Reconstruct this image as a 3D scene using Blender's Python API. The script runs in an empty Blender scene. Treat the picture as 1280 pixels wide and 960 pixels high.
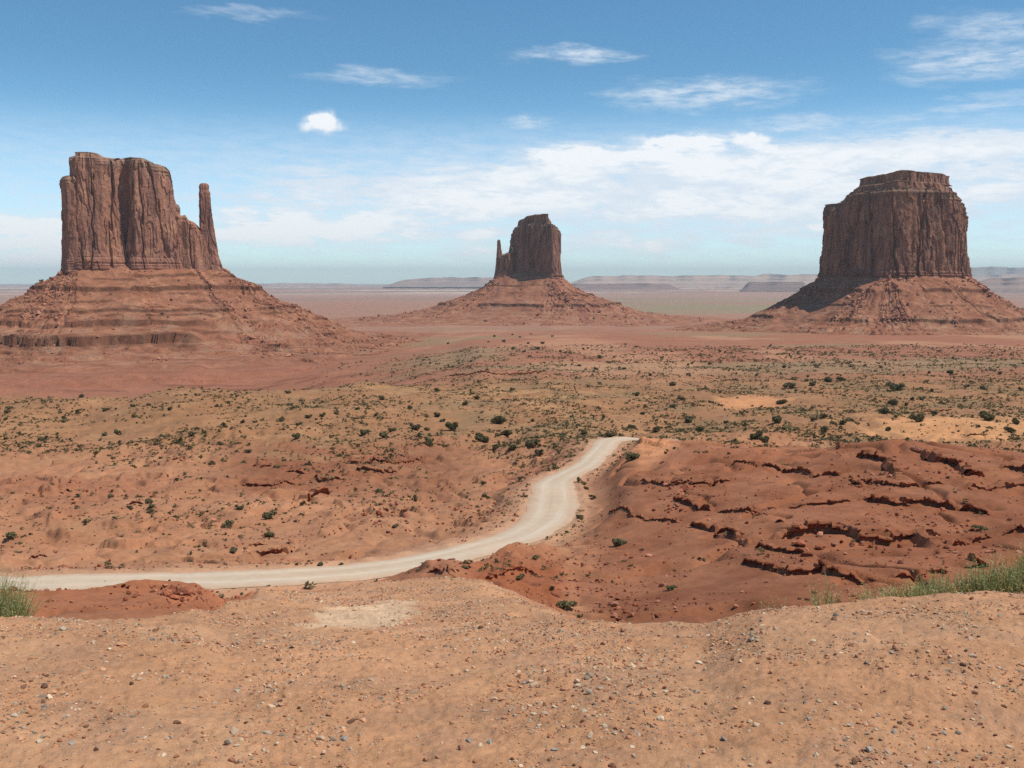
import bpy, math, random
import numpy as np
from mathutils import Vector

# ------------------------------------------------------------------ camera, sky, sun, exposure
F = 1280.0                                   # focal length in photograph pixels (1280 wide)
PITCH = math.atan(130.0 / F)
SUN_EL, SUN_AZ = 60.0, 100.0                  # degrees; azimuth clockwise from the view axis (+Y)
SUN_STRENGTH, SKY_STRENGTH, EXPOSURE = 4.2, 0.125, 0.02
HAZE_DENSITY = 3.0e-5

scene = bpy.context.scene
COL = scene.collection
cam_data = bpy.data.cameras.new('camera')
cam = bpy.data.objects.new('camera', cam_data)
COL.objects.link(cam)
cam_data.sensor_width = 36.0
cam_data.lens = 36.0
cam_data.clip_start = 0.1
cam_data.clip_end = 200000.0
cam.location = (0, 0, 0)                     # eye level is z = 0
cam.rotation_euler = (math.radians(90) - PITCH, 0, 0)
scene.camera = cam
scene.view_settings.view_transform = 'Standard'
scene.view_settings.look = 'None'
scene.view_settings.gamma = 1.0
scene.view_settings.use_curve_mapping = False
scene.view_settings.exposure = EXPOSURE
scene.render.engine = 'CYCLES'
scene.cycles.use_denoising = False
scene.cycles.denoiser = 'OPENIMAGEDENOISE'
scene.cycles.denoising_input_passes = 'RGB_ALBEDO_NORMAL'
scene.cycles.max_bounces = 5
scene.cycles.diffuse_bounces = 3
scene.cycles.volume_bounces = 0
scene.cycles.use_adaptive_sampling = True

sun_data = bpy.data.lights.new('sun', 'SUN')
sun_data.energy = SUN_STRENGTH
sun_data.angle = math.radians(0.53)
sun_data.color = (1.0, 0.94, 0.82)
sun = bpy.data.objects.new('sun', sun_data)
COL.objects.link(sun)
_el, _az = math.radians(SUN_EL), math.radians(SUN_AZ)
SUN_DIR = Vector((math.cos(_el) * math.sin(_az), math.cos(_el) * math.cos(_az), math.sin(_el)))
sun.rotation_euler = (-SUN_DIR).to_track_quat('-Z', 'Y').to_euler()

# ------------------------------------------------------------------ measuring helpers
CP, SP = math.cos(PITCH), math.sin(PITCH)


def ray(u, v):
    """x and z travelled per metre of depth along the line of sight of a photograph pixel"""
    q = (v - 480.0) / F
    dy = CP - q * SP
    return ((u - 640.0) / F) / dy, (-SP - q * CP) / dy


def point(u, v, depth):
    a, t = ray(u, v)
    return np.array((a * depth, depth, t * depth))


def sky_angles(u, v):
    a, t = ray(u, v)
    return math.degrees(math.atan2(a, 1.0)), math.degrees(math.atan2(t, math.hypot(a, 1.0)))


# ------------------------------------------------------------------ node helper
class Nodes:
    def __init__(self, tree):
        self.t = tree
        tree.nodes.clear()

    def n(self, kind, **kw):
        node = self.t.nodes.new(kind)
        ins = kw.pop('ins', {})
        for k, val in kw.items():
            setattr(node, k, val)
        for k, val in ins.items():
            self.put(node.inputs[k], val)
        return node

    def put(self, sock, val):
        if isinstance(val, bpy.types.NodeSocket):
            self.t.links.new(val, sock)
        else:
            sock.default_value = val[:3] if sock.type == 'VECTOR' else val

    def m(self, op, a, b=0.0, c=0.0, clamp=False):
        node = self.n('ShaderNodeMath', operation=op, use_clamp=clamp)
        for i, x in enumerate((a, b, c)):
            self.put(node.inputs[i], x)
        return node.outputs[0]

    def vm(self, op, a, b=(0, 0, 0), scale=None):
        node = self.n('ShaderNodeVectorMath', operation=op)
        self.put(node.inputs[0], a)
        self.put(node.inputs[1], b)
        if scale is not None:
            self.put(node.inputs[3], scale)
        return node.outputs['Value'] if op in ('LENGTH', 'DOT_PRODUCT') else node.outputs[0]

    def noise(self, vec, scale, detail=4.0, rough=0.55, dist=0.0, out='Fac'):
        node = self.n('ShaderNodeTexNoise', ins={'Vector': vec, 'Scale': scale, 'Detail': detail,
                                                 'Roughness': rough, 'Distortion': dist})
        return node.outputs[out]

    def ramp(self, val, a, b, lo=0.0, hi=1.0, smooth=True):
        node = self.n('ShaderNodeMapRange', interpolation_type='SMOOTHSTEP' if smooth else 'LINEAR', clamp=True)
        for k, x in zip(('Value', 'From Min', 'From Max', 'To Min', 'To Max'), (val, a, b, lo, hi)):
            self.put(node.inputs[k], x)
        return node.outputs[0]

    def mix(self, fac, a, b, blend='MIX'):
        node = self.n('ShaderNodeMix', data_type='RGBA', blend_type=blend, clamp_factor=True)
        self.put(node.inputs[0], fac)
        self.put(node.inputs[6], a)
        self.put(node.inputs[7], b)
        return node.outputs[2]


def rgb(r, g, b):
    return (r, g, b, 1.0)


# ------------------------------------------------------------------ sky with clouds
world = bpy.data.worlds.new('World')
scene.world = world
world.use_nodes = True
N = Nodes(world.node_tree)
sky = N.n('ShaderNodeTexSky', sky_type='NISHITA', sun_disc=False, sun_elevation=_el, sun_rotation=_az,
          altitude=1600.0, air_density=1.0, dust_density=0.6, ozone_density=1.0)
tc = N.n('ShaderNodeTexCoord')
sep = N.n('ShaderNodeSeparateXYZ', ins={0: tc.outputs['Generated']})
az = N.m('MULTIPLY', N.m('ARCTAN2', sep.outputs[0], sep.outputs[1]), 57.2958)
el = N.m('MULTIPLY', N.m('ARCSINE', sep.outputs[2]), 57.2958)
P = N.n('ShaderNodeCombineXYZ', ins={0: az, 1: el, 2: 0.0}).outputs[0]
Pflat = N.n('ShaderNodeCombineXYZ', ins={0: N.m('MULTIPLY', az, 0.22), 1: N.m('ADD', el, N.m('MULTIPLY', az, 0.03)), 2: 0.0}).outputs[0]
wob = N.noise(Pflat, 0.9, 6.0, 0.62, 0.3, 'Color')
streak_p = N.vm('ADD', P, N.vm('MULTIPLY', N.vm('SUBTRACT', wob, (0.5, 0.5, 0.5)), (9.0, 2.2, 0.0)))
puff = N.noise(P, 0.9, 4.0, 0.5, 0.0, 'Color')
puff_p = N.vm('ADD', P, N.vm('MULTIPLY', N.vm('SUBTRACT', puff, (0.5, 0.5, 0.5)), (1.5, 1.0, 0.0)))
fine = N.noise(Pflat, 2.6, 7.0, 0.66, 0.2)
Pmid = N.n('ShaderNodeCombineXYZ', ins={0: N.m('MULTIPLY', az, 0.34), 1: el, 2: 3.0}).outputs[0]
fine_puff = N.noise(Pmid, 1.15, 5.0, 0.52, 0.25)


def cloud(u, v, ru, rv, strength, puffy=False, soft=0.8):
    ca, ce = sky_angles(u, v)
    k = 57.2958 / F
    d = N.vm('LENGTH', N.vm('MULTIPLY', N.vm('SUBTRACT', puff_p if puffy else streak_p, (ca, ce, 0)), (1 / (ru * k), 1 / (rv * k), 0)))
    return N.m('MULTIPLY', N.ramp(d, 1.0, 1.0 - soft), strength)


thin = [cloud(720, 68, 85, 17, 0.85), cloud(880, 118, 165, 22, 0.85), cloud(1235, 75, 130, 30, 0.80), cloud(1225, 32, 90, 24, 0.6),
        cloud(475, 101, 120, 14, 0.55), cloud(315, 17, 100, 9, 0.4), cloud(680, 150, 45, 13, 0.5), cloud(1030, 152, 120, 10, 0.5), cloud(1220, 133, 130, 14, 0.5),
        cloud(180, 247, 260, 14, 0.35), cloud(1150, 185, 260, 26, 0.75), cloud(430, 228, 170, 22, 0.6), cloud(850, 235, 330, 30, 0.55)]
bank = [cloud(740, 200, 150, 24, 1.0), cloud(880, 192, 140, 32, 1.1), cloud(1010, 208, 190, 36, 0.9), cloud(650, 225, 190, 34, 0.7), cloud(1000, 250, 330, 40, 0.55), cloud(480, 250, 260, 40, 0.45), cloud(960, 290, 200, 24, 0.35), cloud(760, 300, 140, 24, 0.35), cloud(190, 300, 120, 30, 0.6),
        cloud(390, 286, 190, 34, 1.45), cloud(40, 300, 140, 46, 1.8), cloud(560, 262, 180, 26, 0.6), cloud(590, 306, 75, 28, 0.9), cloud(800, 310, 60, 18, 0.5), cloud(1245, 205, 150, 50, 0.6),
        cloud(800, 255, 260, 30, 0.5)]
puffs = [cloud(402, 155, 36, 15, 1.25, True, 0.75), cloud(404, 147, 20, 13, 0.9, True, 0.8), cloud(940, 172, 34, 9, 0.9, True), cloud(1030, 284, 22, 7, 0.8, True),
         cloud(840, 176, 70, 10, 0.8, True), cloud(710, 194, 60, 9, 0.9, True)]


def total(xs):
    s = xs[0]
    for x in xs[1:]:
        s = N.m('ADD', s, x)
    return s


veil = N.m('MULTIPLY', N.ramp(el, 9.5, 5.5), N.ramp(fine, 0.25, 0.75, 0.40, 1.0))
veil = N.m('MULTIPLY', veil, N.ramp(az, -24.0, 4.0, 0.55, 1.0))
veil = N.m('MULTIPLY', veil, N.ramp(el, 0.0, 4.0, 0.45, 1.0))
thin_d = N.m('MULTIPLY', total(thin), N.ramp(fine, 0.3, 0.68, 0.15, 1.2))
wisp = N.noise(N.vm('ADD', Pflat, N.vm('SCALE', wob, scale=0.5)), 4.5, 8.0, 0.68, 0.3)
bank_d = N.m('MULTIPLY', N.m('MULTIPLY', total(bank), N.ramp(fine_puff, 0.30, 0.66, 0.25, 1.25)), N.ramp(wisp, 0.32, 0.62, 0.55, 1.1))
puff_d = N.m('MULTIPLY', total(puffs), N.ramp(N.noise(P, 1.7, 5.0, 0.6), 0.25, 0.6, 0.35, 1.0))
dens = N.m('ADD', N.m('ADD', veil, N.m('MULTIPLY', thin_d, 0.85)), N.m('ADD', bank_d, puff_d))
dens = N.m('MINIMUM', N.m('MULTIPLY', dens, 0.92), 0.95)
white = N.mix(N.ramp(N.m('ADD', bank_d, puff_d), 0.0, 0.9), rgb(5.9, 6.6, 7.4), rgb(7.7, 7.9, 8.1))
skycol = N.mix(dens, N.mix(1.0, sky.outputs[0], N.mix(N.ramp(el, 0.3, 12.0), rgb(1.05, 1.36, 1.50), rgb(0.50, 0.83, 0.94)), 'MULTIPLY'), white)
bg = N.n('ShaderNodeBackground', ins={'Color': skycol, 'Strength': SKY_STRENGTH})
out = N.n('ShaderNodeOutputWorld', ins={'Surface': bg.outputs[0]})

# ------------------------------------------------------------------ numeric noise
_rs = np.random.RandomState(7)
_perm = np.tile(_rs.permutation(512), 3)
_ga = _rs.rand(512) * 2 * np.pi
_gx, _gy = np.cos(_ga), np.sin(_ga)


def perlin(x, y):
    xi, yi = np.floor(x).astype(np.int64), np.floor(y).astype(np.int64)
    fx, fy = x - xi, y - yi
    xi &= 511
    yi &= 511
    u, v = fx * fx * fx * (fx * (fx * 6 - 15) + 10), fy * fy * fy * (fy * (fy * 6 - 15) + 10)
    a0, a1 = _perm[xi], _perm[xi + 1]

    def g(h, dx, dy):
        h = h & 511
        return _gx[h] * dx + _gy[h] * dy
    n00, n10 = g(_perm[a0 + yi], fx, fy), g(_perm[a1 + yi], fx - 1, fy)
    n01, n11 = g(_perm[a0 + yi + 1], fx, fy - 1), g(_perm[a1 + yi + 1], fx - 1, fy - 1)
    return 1.5 * ((n00 * (1 - u) + n10 * u) * (1 - v) + (n01 * (1 - u) + n11 * u) * v)


def fbm(x, y, octaves=4, gain=0.5, lac=2.03):
    s, amp = 0.0, 1.0
    for k in range(octaves):
        s = s + amp * perlin(x + 17.3 * k, y - 9.1 * k)
        x, y, amp = x * lac, y * lac, amp * gain
    return s


def sstep(x, a, b):
    t = np.clip((x - a) / (b - a), 0, 1)
    return t * t * (3 - 2 * t)


def pchip(xk, yk, x):
    xk, yk = np.asarray(xk, float), np.asarray(yk, float)
    h, d = np.diff(xk), np.diff(yk) / np.diff(xk)
    m = np.zeros(len(xk))
    m[0], m[-1] = d[0], d[-1]
    for i in range(1, len(xk) - 1):
        if d[i - 1] * d[i] > 0:
            w1, w2 = 2 * h[i] + h[i - 1], h[i] + 2 * h[i - 1]
            m[i] = (w1 + w2) / (w1 / d[i - 1] + w2 / d[i])
    i = np.clip(np.searchsorted(xk, x) - 1, 0, len(xk) - 2)
    s = np.clip((x - xk[i]) / h[i], 0, 1)
    return ((1 + 2 * s) * (1 - s) ** 2 * yk[i] + s * (1 - s) ** 2 * h[i] * m[i]
            + s * s * (3 - 2 * s) * yk[i + 1] + s * s * (s - 1) * h[i] * m[i + 1])


# ------------------------------------------------------------------ mesh helpers
def mesh_np(name, verts, faces, mat=None, cols=None, smooth=False):
    verts = np.asarray(verts, np.float32)
    faces = np.asarray(faces, np.int32)
    k = faces.shape[1]
    me = bpy.data.meshes.new(name)
    me.vertices.add(len(verts))
    me.vertices.foreach_set('co', verts.ravel())
    me.loops.add(faces.size)
    me.loops.foreach_set('vertex_index', faces.ravel())
    me.polygons.add(len(faces))
    me.polygons.foreach_set('loop_start', np.arange(0, faces.size, k, dtype=np.int32))
    me.polygons.foreach_set('loop_total', np.full(len(faces), k, np.int32))
    me.polygons.foreach_set('use_smooth', np.full(len(faces), smooth, bool))
    if cols is not None:
        at = me.color_attributes.new('tint', 'FLOAT_COLOR', 'POINT')
        c4 = np.ones((len(verts), 4), np.float32)
        c4[:, :3] = cols
        at.data.foreach_set('color', c4.ravel())
    me.update(calc_edges=True)
    if mat:
        me.materials.append(mat)
    return me


def link(name, me, parent=None, loc=None, label=None, cat=None, group=None, kind=None):
    o = bpy.data.objects.new(name, me)
    COL.objects.link(o)
    if parent:
        o.parent = parent
    if loc is not None:
        o.location = loc
    for k, val in (('label', label), ('category', cat), ('group', group), ('kind', kind)):
        if val:
            o[k] = val
    return o


def grid_faces(nr, nc, wrap=False):
    idx = np.arange(nr * nc).reshape(nr, nc)
    if wrap:
        nx = np.roll(idx, -1, 1)
        return np.stack([idx[:-1], nx[:-1], nx[1:], idx[1:]], -1).reshape(-1, 4)
    return np.stack([idx[:-1, :-1], idx[:-1, 1:], idx[1:, 1:], idx[1:, :-1]], -1).reshape(-1, 4)


# ------------------------------------------------------------------ materials
def soil_material(name, scales, contrast, bump_dist, attr=True, base=(0.4, 0.2, 0.1), bump_scale=None, streak=0.0, rough=0.95, speck=None):
    mat = bpy.data.materials.new(name)
    mat.use_nodes = True
    M = Nodes(mat.node_tree)
    co = M.n('ShaderNodeNewGeometry').outputs['Position']
    if attr:
        col = M.n('ShaderNodeVertexColor', layer_name='tint').outputs[0]
    else:
        col = rgb(*base)
    f = None
    for sc, w in scales:
        x = M.m('MULTIPLY', M.m('SUBTRACT', M.noise(co, sc, 5.0, 0.6), 0.5), w)
        f = x if f is None else M.m('ADD', f, x)
    if streak:
        flat = M.vm('MULTIPLY', co, (1.0, 1.0, 0.05))
        f = M.m('ADD', f, M.m('MULTIPLY', M.m('SUBTRACT', M.noise(flat, 0.11, 6.0, 0.65), 0.5), streak))
    gain = M.m('MAXIMUM', M.m('ADD', M.m('MULTIPLY', f, contrast), 1.0), 0.25)
    val = M.vm('SCALE', col, scale=gain)
    # slight drift between redder and greyer grains
    hue = M.noise(co, scales[0][0] * 0.6 + 0.01, 3.0, 0.5)
    val = M.mix(M.ramp(hue, 0.35, 0.7, 0.0, 0.35), val, M.mix(1.0, val, rgb(1.06, 0.92, 0.82), 'MULTIPLY'))
    if speck:
        val = speck(M, co, val)
    bs = bump_scale or scales[-1][0]
    h = M.noise(co, bs, 8.0, 0.68)
    bump = M.n('ShaderNodeBump', ins={'Strength': 0.9, 'Distance': bump_dist, 'Height': h})
    b = M.n('ShaderNodeBsdfPrincipled', ins={'Base Color': val, 'Roughness': rough, 'Normal': bump.outputs[0]})
    b.inputs['Specular IOR Level'].default_value = 0.12
    M.n('ShaderNodeOutputMaterial', ins={'Surface': b.outputs[0]})
    return mat


def ground_specks(M, co, val):
    """grit: small pale, grey and dark grains in the foreground soil"""
    vo = M.n('ShaderNodeTexVoronoi', ins={'Vector': co, 'Scale': 62.0, 'Randomness': 1.0})
    near = M.ramp(M.n('ShaderNodeSeparateXYZ', ins={0: co}).outputs[1], 10.0, 30.0, 1.0, 0.0)
    grain = M.ramp(vo.outputs['Distance'], 0.32, 0.26)
    rnd = M.n('ShaderNodeSeparateColor', ins={0: vo.outputs['Color']})
    pick = M.ramp(rnd.outputs[0], 0.55, 0.60)
    tone = M.mix(rnd.outputs[1], rgb(0.20, 0.11, 0.07), rgb(0.50, 0.38, 0.27))
    fac = M.m('MULTIPLY', M.m('MULTIPLY', grain, pick), M.m('MULTIPLY', near, 0.8))
    return M.mix(fac, val, tone)


MAT_GROUND = soil_material('desert_soil', [(0.035, 0.6), (0.35, 0.7), (2.3, 0.7), (19.0, 0.7)], 0.85, 0.03, bump_scale=9.0, speck=ground_specks)
MAT_TALUS = soil_material('talus_soil', [(0.02, 0.6), (0.09, 0.7), (0.4, 0.8)], 0.9, 2.0, bump_scale=0.12)
MAT_CLIFF = soil_material('cliff_sandstone', [(0.015, 0.5), (0.06, 0.5), (0.3, 0.5)], 0.8, 1.2, bump_scale=0.16, streak=1.3)
MAT_ROAD = soil_material('road_gravel', [(0.09, 0.35), (0.8, 0.4), (6.0, 0.4)], 0.7, 0.02, bump_scale=6.0)
MAT_LEDGE = soil_material('ledge_rock', [(0.3, 0.5), (1.5, 0.7), (7.0, 0.7)], 0.8, 0.10, bump_scale=2.2)
MAT_STONE = soil_material('stone', [(30.0, 0.5), (120.0, 0.6)], 0.6, 0.002, bump_scale=90.0)
MAT_BOULDER = soil_material('boulder_rock', [(0.8, 0.5), (4.0, 0.7)], 0.8, 0.05, bump_scale=2.5)


def leaf_material(name, ca, cb, scale):
    mat = bpy.data.materials.new(name)
    mat.use_nodes = True
    M = Nodes(mat.node_tree)
    co = M.n('ShaderNodeNewGeometry').outputs['Position']
    col = M.mix(M.ramp(M.noise(co, scale, 3.0, 0.6), 0.32, 0.68), rgb(*ca), rgb(*cb))
    d = M.n('ShaderNodeBsdfDiffuse', ins={'Color': col})
    t = M.n('ShaderNodeBsdfTranslucent', ins={'Color': col})
    mx = M.n('ShaderNodeMixShader', ins={0: 0.25, 1: d.outputs[0], 2: t.outputs[0]})
    M.n('ShaderNodeOutputMaterial', ins={'Surface': mx.outputs[0]})
    return mat


MAT_JUNIPER = leaf_material('juniper_foliage', (0.105, 0.095, 0.048), (0.23, 0.195, 0.098), 1.3)
MAT_SCRUB = leaf_material('scrub_foliage', (0.105, 0.098, 0.05), (0.23, 0.18, 0.088), 0.05)
MAT_WEED = leaf_material('weed_leaf', (0.22, 0.24, 0.085), (0.42, 0.42, 0.20), 9.0)
MAT_SAGE = leaf_material('sage_leaf', (0.12, 0.115, 0.055), (0.27, 0.245, 0.13), 6.0)
MAT_DRY = leaf_material('dry_grass_blade', (0.42, 0.28, 0.12), (0.55, 0.42, 0.2), 9.0)
MAT_BARK = soil_material('bark', [(3.0, 0.5), (20.0, 0.6)], 0.8, 0.02, attr=False, base=(0.14, 0.09, 0.06))

# ------------------------------------------------------------------ terrain: depth knots for a fan of sight lines
# each column: (photo u, [(depth, photo v or negative height)])
FAR = [(650, 470), (850, 450), (1150, 432), (1800, 415), (2600, 401), (5000, 380), (9000, 369), (20000, 360), (46000, 355)]
FARL = [(470, -59), (750, -100), (1000, -105), (1250, -110), (1800, -108), (2600, 401), (5000, 380), (9000, 369), (20000, 360), (46000, 355)]
NEAR = [(0.2, -1.58), (1.5, -1.60), (3.4, 962)]
COLUMNS = [
    (-500, [(6.5, 777), (9, -4.3), (30, -14), (50, 795), (82, 740), (93, -29.5), (100, 736), (113, 722), (140, 690), (165, 650), (200, 610), (260, 565), (330, 530), (430, 500)] + FARL),
    (0, [(6.6, 776), (9, -4.3), (30, -14), (50, 795), (82, 737), (93, -29.5), (100, 734), (113, 722), (140, 690), (165, 650), (200, 610), (260, 565), (330, 530), (430, 500)] + FARL),
    (90, [(6.7, 776), (9, -4.3), (30, -14), (50, 795), (80, 737), (93, -29.8), (100, 734), (113, 722), (140, 690), (165, 650), (200, 610), (260, 565), (330, 530), (430, 499)] + FARL),
    (160, [(6.8, 774), (9.5, -4.3), (30, -14), (50, 795), (84, 728), (94, -29.4), (100, 733), (113, 721), (140, 690), (165, 650), (200, 610), (260, 565), (330, 528), (430, 496)] + FARL),
    (240, [(7.6, 762), (10.5, -4.6), (30, -14), (50, 795), (84, 733), (95, -29.7), (100, 732), (113, 720), (140, 688), (165, 650), (200, 610), (260, 563), (330, 524), (430, 490)] + FARL),
    (280, [(6.2, 796), (8.4, 758), (9.0, 750), (12, -5.0), (40, -16), (88, -28.2), (100, 737), (113, 719), (140, 687), (165, 650), (200, 610), (260, 562), (330, 523), (430, 488)] + FARL),
    (320, [(6.2, 796), (9.2, 750), (10.4, 739), (14, -5.5), (40, -17), (90, -28.5), (100, 737), (113, 718), (140, 686), (165, 650), (200, 610), (260, 562), (330, 522), (430, 487)] + FARL),
    (450, [(6.2, 796), (10, 745), (12, 730), (15, -5.6), (40, -17), (95, 735), (112, 715), (135, 690), (165, 650), (200, 612), (260, 564), (330, 524), (430, 488), (520, 481), (750, -80), (1000, -88), (1250, -94), (1800, -98)] + FAR[4:]),
    (560, [(6.2, 795), (10, 742), (12, 724), (15, -5.6), (40, -17), (62, 765), (95, 704), (108, 704), (123, 693), (150, 665), (180, 635), (215, 600), (260, 568), (330, 530), (430, 493), (560, -60), (750, -69), (1000, -76), (1250, -82), (1800, -93)] + FAR[4:]),
    (600, [(6.2, 794), (9.0, 750), (10.4, 733), (12.8, 725), (16.5, -6.2), (40, -15.5), (65, 760), (92, 715), (112, 700), (125, 686), (150, 662), (178, 635), (210, 602), (250, 573), (300, 546), (330, 532), (430, 496)] + FAR),
    (640, [(6.2, 794), (8.4, 757), (9.2, 749), (12.2, 738), (16, -6.0), (40, -14.8), (70, 752), (90, 722), (115, 695), (140, 670), (175, 635), (205, 605), (240, 578), (275, 560), (330, 534), (430, 498)] + FAR),
    (682, [(6.2, 793), (7.5, 768), (8.3, 766), (11.2, 756), (15, -5.8), (40, -15), (67, 770), (87, 738), (110, 705), (138, 672), (167, 640), (198, 606), (228, 580), (258, 558), (290, -45.2), (330, 535), (430, 500)] + FAR),
    (720, [(6.2, 792), (6.8, 780), (7.6, 779), (9.6, 776), (13, -5.6), (40, -15.5), (65, 790), (85, 750), (105, 715), (135, 675), (160, 645), (190, 606), (215, 582), (235, 566), (248, 553), (270, -44), (330, 536), (430, 502)] + FAR),
    (800, [(6.2, 791), (6.7, 783), (10, -5.0), (40, -16), (65, 790), (80, 755), (100, 715), (125, 670), (150, 625), (175, 590), (195, 566), (215, 553), (240, -37.5), (270, -43), (330, 535), (430, 502)] + FAR),
    (880, [(6.2, 786), (6.8, 776), (10, -5.0), (40, -15.8), (64, 790), (78, 750), (98, 708), (120, 665), (145, 620), (168, 586), (188, 562), (204, 550), (225, -37), (270, -42.5), (330, 534), (430, 500)] + FAR),
    (960, [(6.6, 761), (10, -4.8), (40, -15.5), (62, 790), (75, 745), (95, 700), (115, 660), (140, 617), (160, 589), (178, 568), (192, 558), (215, -37), (260, -42), (330, 530), (430, 499)] + FAR),
    (1120, [(6.9, 748), (10, -4.6), (40, -15.2), (62, 780), (75, 735), (95, 690), (115, 650), (140, 605), (160, 570), (176, 549), (190, -32.5), (230, -39.5), (265, -43), (300, 543), (350, 522), (430, 499)] + FAR),
    (1280, [(7.0, 740), (10, -4.5), (40, -14.8), (62, 775), (75, 735), (95, 685), (115, 645), (140, 603), (160, 577), (176, 566), (192, -33.5), (230, -39.5), (265, -43), (300, 549), (350, 526), (430, 498)] + FAR),
    (1780, [(7.0, 738), (10, -4.5), (40, -14.8), (62, 775), (75, 735), (95, 685), (115, 645), (140, 603), (160, 577), (176, 566), (192, -33.5), (230, -39.5), (265, -43), (300, 549), (350, 526), (430, 498)] + FAR),
]

Yr = np.unique(np.concatenate([np.geomspace(0.25, 3.0, 40), np.geomspace(3.0, 15.0, 380), np.geomspace(15.0, 58.0, 70),
                               np.geomspace(58.0, 260.0, 470), np.geomspace(260.0, 1100.0, 230), np.geomspace(1100.0, 46000.0, 150)]))
Ac = np.unique(np.concatenate([np.linspace(-2.6, -0.6, 45), np.linspace(-0.6, 0.6, 860), np.linspace(0.6, 2.6, 45)]))
lY = np.log(Yr)
colA, colZ = [], []
for u, knots in COLUMNS:
    kn = [(d, (val if val < 0 else ray(640, val)[1] * d)) for d, val in NEAR + knots]
    # interpolate the slope of the sight line, in log depth
    ks = np.array([k[0] for k in kn], float)
    ts = np.array([k[1] / k[0] for k in kn], float)
    colA.append((u - 640.0) / F / 0.985)
    colZ.append(pchip(np.log(ks), ts, lY) * Yr)
colA, colZ = np.array(colA), np.array(colZ)
BASE = np.empty((len(Yr), len(Ac)))
i = np.clip(np.searchsorted(colA, Ac) - 1, 0, len(colA) - 2)
s = np.clip((Ac - colA[i]) / (colA[i + 1] - colA[i]), 0, 1)
w = s * s * (3 - 2 * s) * 0.5 + s * 0.5
BASE[:] = (colZ[i] * (1 - w)[:, None] + colZ[i + 1] * w[:, None]).T
GX, GY = Ac[None, :] * Yr[:, None], np.repeat(Yr[:, None], len(Ac), 1)
GU = 640.0 + Ac[None, :] * F * 0.985 + 0 * GY

# relief
Z = BASE.copy()
fgm = 1 - sstep(GY, 11.0, 16.0)
Z += fgm * (0.035 * fbm(GX * 0.9, GY * 0.9, 3) + 0.012 * fbm(GX * 5, GY * 5, 3) + 0.006 * fbm(GX * 21, GY * 21, 2)) * sstep(GY, 0.5, 3)
midm = sstep(GY, 20, 60) * (1 - sstep(GY, 700, 1400))
basin = sstep(GU, 690, 790) * sstep(GY, 45, 70) * (1 - sstep(GY, 175, 215))
Z += midm * (1.1 * fbm(GX / 34, GY / 34, 4) + 0.35 * fbm(GX / 6.0, GY / 6.0, 4, 0.55)) * (0.55 + 0.45 * sstep(GY, 70, 260)) * (1 - 0.45 * basin)
gul = 1 - np.abs(perlin(GX / 19.0 + 0.35 * perlin(GX / 7, GY / 7), GY / 34.0))
Z -= midm * sstep(gul, 0.82, 1.0) * 0.9 * (1 - sstep(GY, 260, 420))
farm = sstep(GY, 500, 1500)
Z += farm * 2.6 * fbm(GX / 260, GY / 260, 4) * (1 + sstep(GY, 3000, 26000) * 3)
scrubm = sstep(GY, 230, 330) * (1 - sstep(GY, 650, 900))
Z += scrubm * 1.7 * fbm(GX / 48, GY / 75, 4)
Z += midm * 0.10 * fbm(GX / 1.7, GY / 1.7, 3) * (1 - sstep(GY, 230, 420)) * (1 - 0.5 * basin)
frs = GY / 42.0 + 0.55 * fbm(GX / 330 + 2, GY / 150, 4)
frs = frs - np.floor(frs)
strata = sstep(frs, 0.0, 0.12) * (1 - frs) * sstep(GY, 640, 760) * (1 - sstep(GY, 1150, 1300)) * (1 - sstep(GU, 430, 620))
Z += 2.6 * strata * sstep(fbm(GX / 120 + 8, GY / 60, 3), -0.3, 0.2)
strata_line = (1 - sstep(frs, 0.10, 0.2)) * sstep(GY, 640, 760) * (1 - sstep(GY, 1150, 1300)) * (1 - sstep(GU, 430, 620)) * sstep(fbm(GX / 120 + 8, GY / 60, 3), -0.1, 0.3)
# thin bedding ledges on the slopes: each rises abruptly and falls off gently behind
for per, amp, seed, lo, hi in ((8.0, 0.75, 3.3, 60, 200), (14.0, 1.1, 8.1, 105, 290), (5.0, 0.40, 5.7, 60, 240)):
    fr = GY / per * np.sqrt(150.0 / np.maximum(GY, 40)) + GX / 40.0 * np.sin(seed) + 0.9 * fbm(GX / 22 + seed, GY / 22, 4)
    fr = fr - np.floor(fr)
    rise = (sstep(fr, 0.0, 0.07) * (1 - fr)) ** 1.3
    msk = sstep(fbm(GX / 19 + seed * 5, GY / 17, 4), 0.02, 0.30) * sstep(GY, lo, lo + 15) * (1 - sstep(GY, hi, hi + 50))
    Z += rise * msk * amp * (1 - 0.85 * basin)

# road: centre line measured in the photograph
ROAD = [(-420, 738, 100), (-150, 732, 103), (0, 729, 105), (100, 727, 106), (250, 724, 107.5), (400, 717, 110.5), (480, 709, 114.5), (540, 699, 120.5), (600, 684, 130),
        (655, 667, 143), (685, 645, 157), (692, 624, 171), (692, 605, 186), (711, 592, 198), (731, 582, 208), (745, 569, 219), (755, 558, 231), (761, 551, 243), (788, 547.5, 256), (830, 552, 268)]
ROADW = [3.2, 3.2, 3.2, 3.2, 3.3, 3.4, 3.5, 3.4, 3.4, 3.6, 4.0, 4.3, 3.7, 3.0, 2.8, 2.8, 2.9, 3.4, 4.4, 4.8]
rp = np.array([point(*r) for r in ROAD])
cum = np.concatenate([[0], np.cumsum(np.linalg.norm(np.diff(rp[:, :2], axis=0), axis=1))])
ss = np.linspace(0, cum[-1], 900)
RC = np.stack([pchip(cum, rp[:, k], ss) for k in range(3)], -1)
for _ in range(14):
    RC[1:-1] = 0.25 * RC[:-2] + 0.5 * RC[1:-1] + 0.25 * RC[2:]
RW = np.interp(ss, cum, ROADW)


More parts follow.
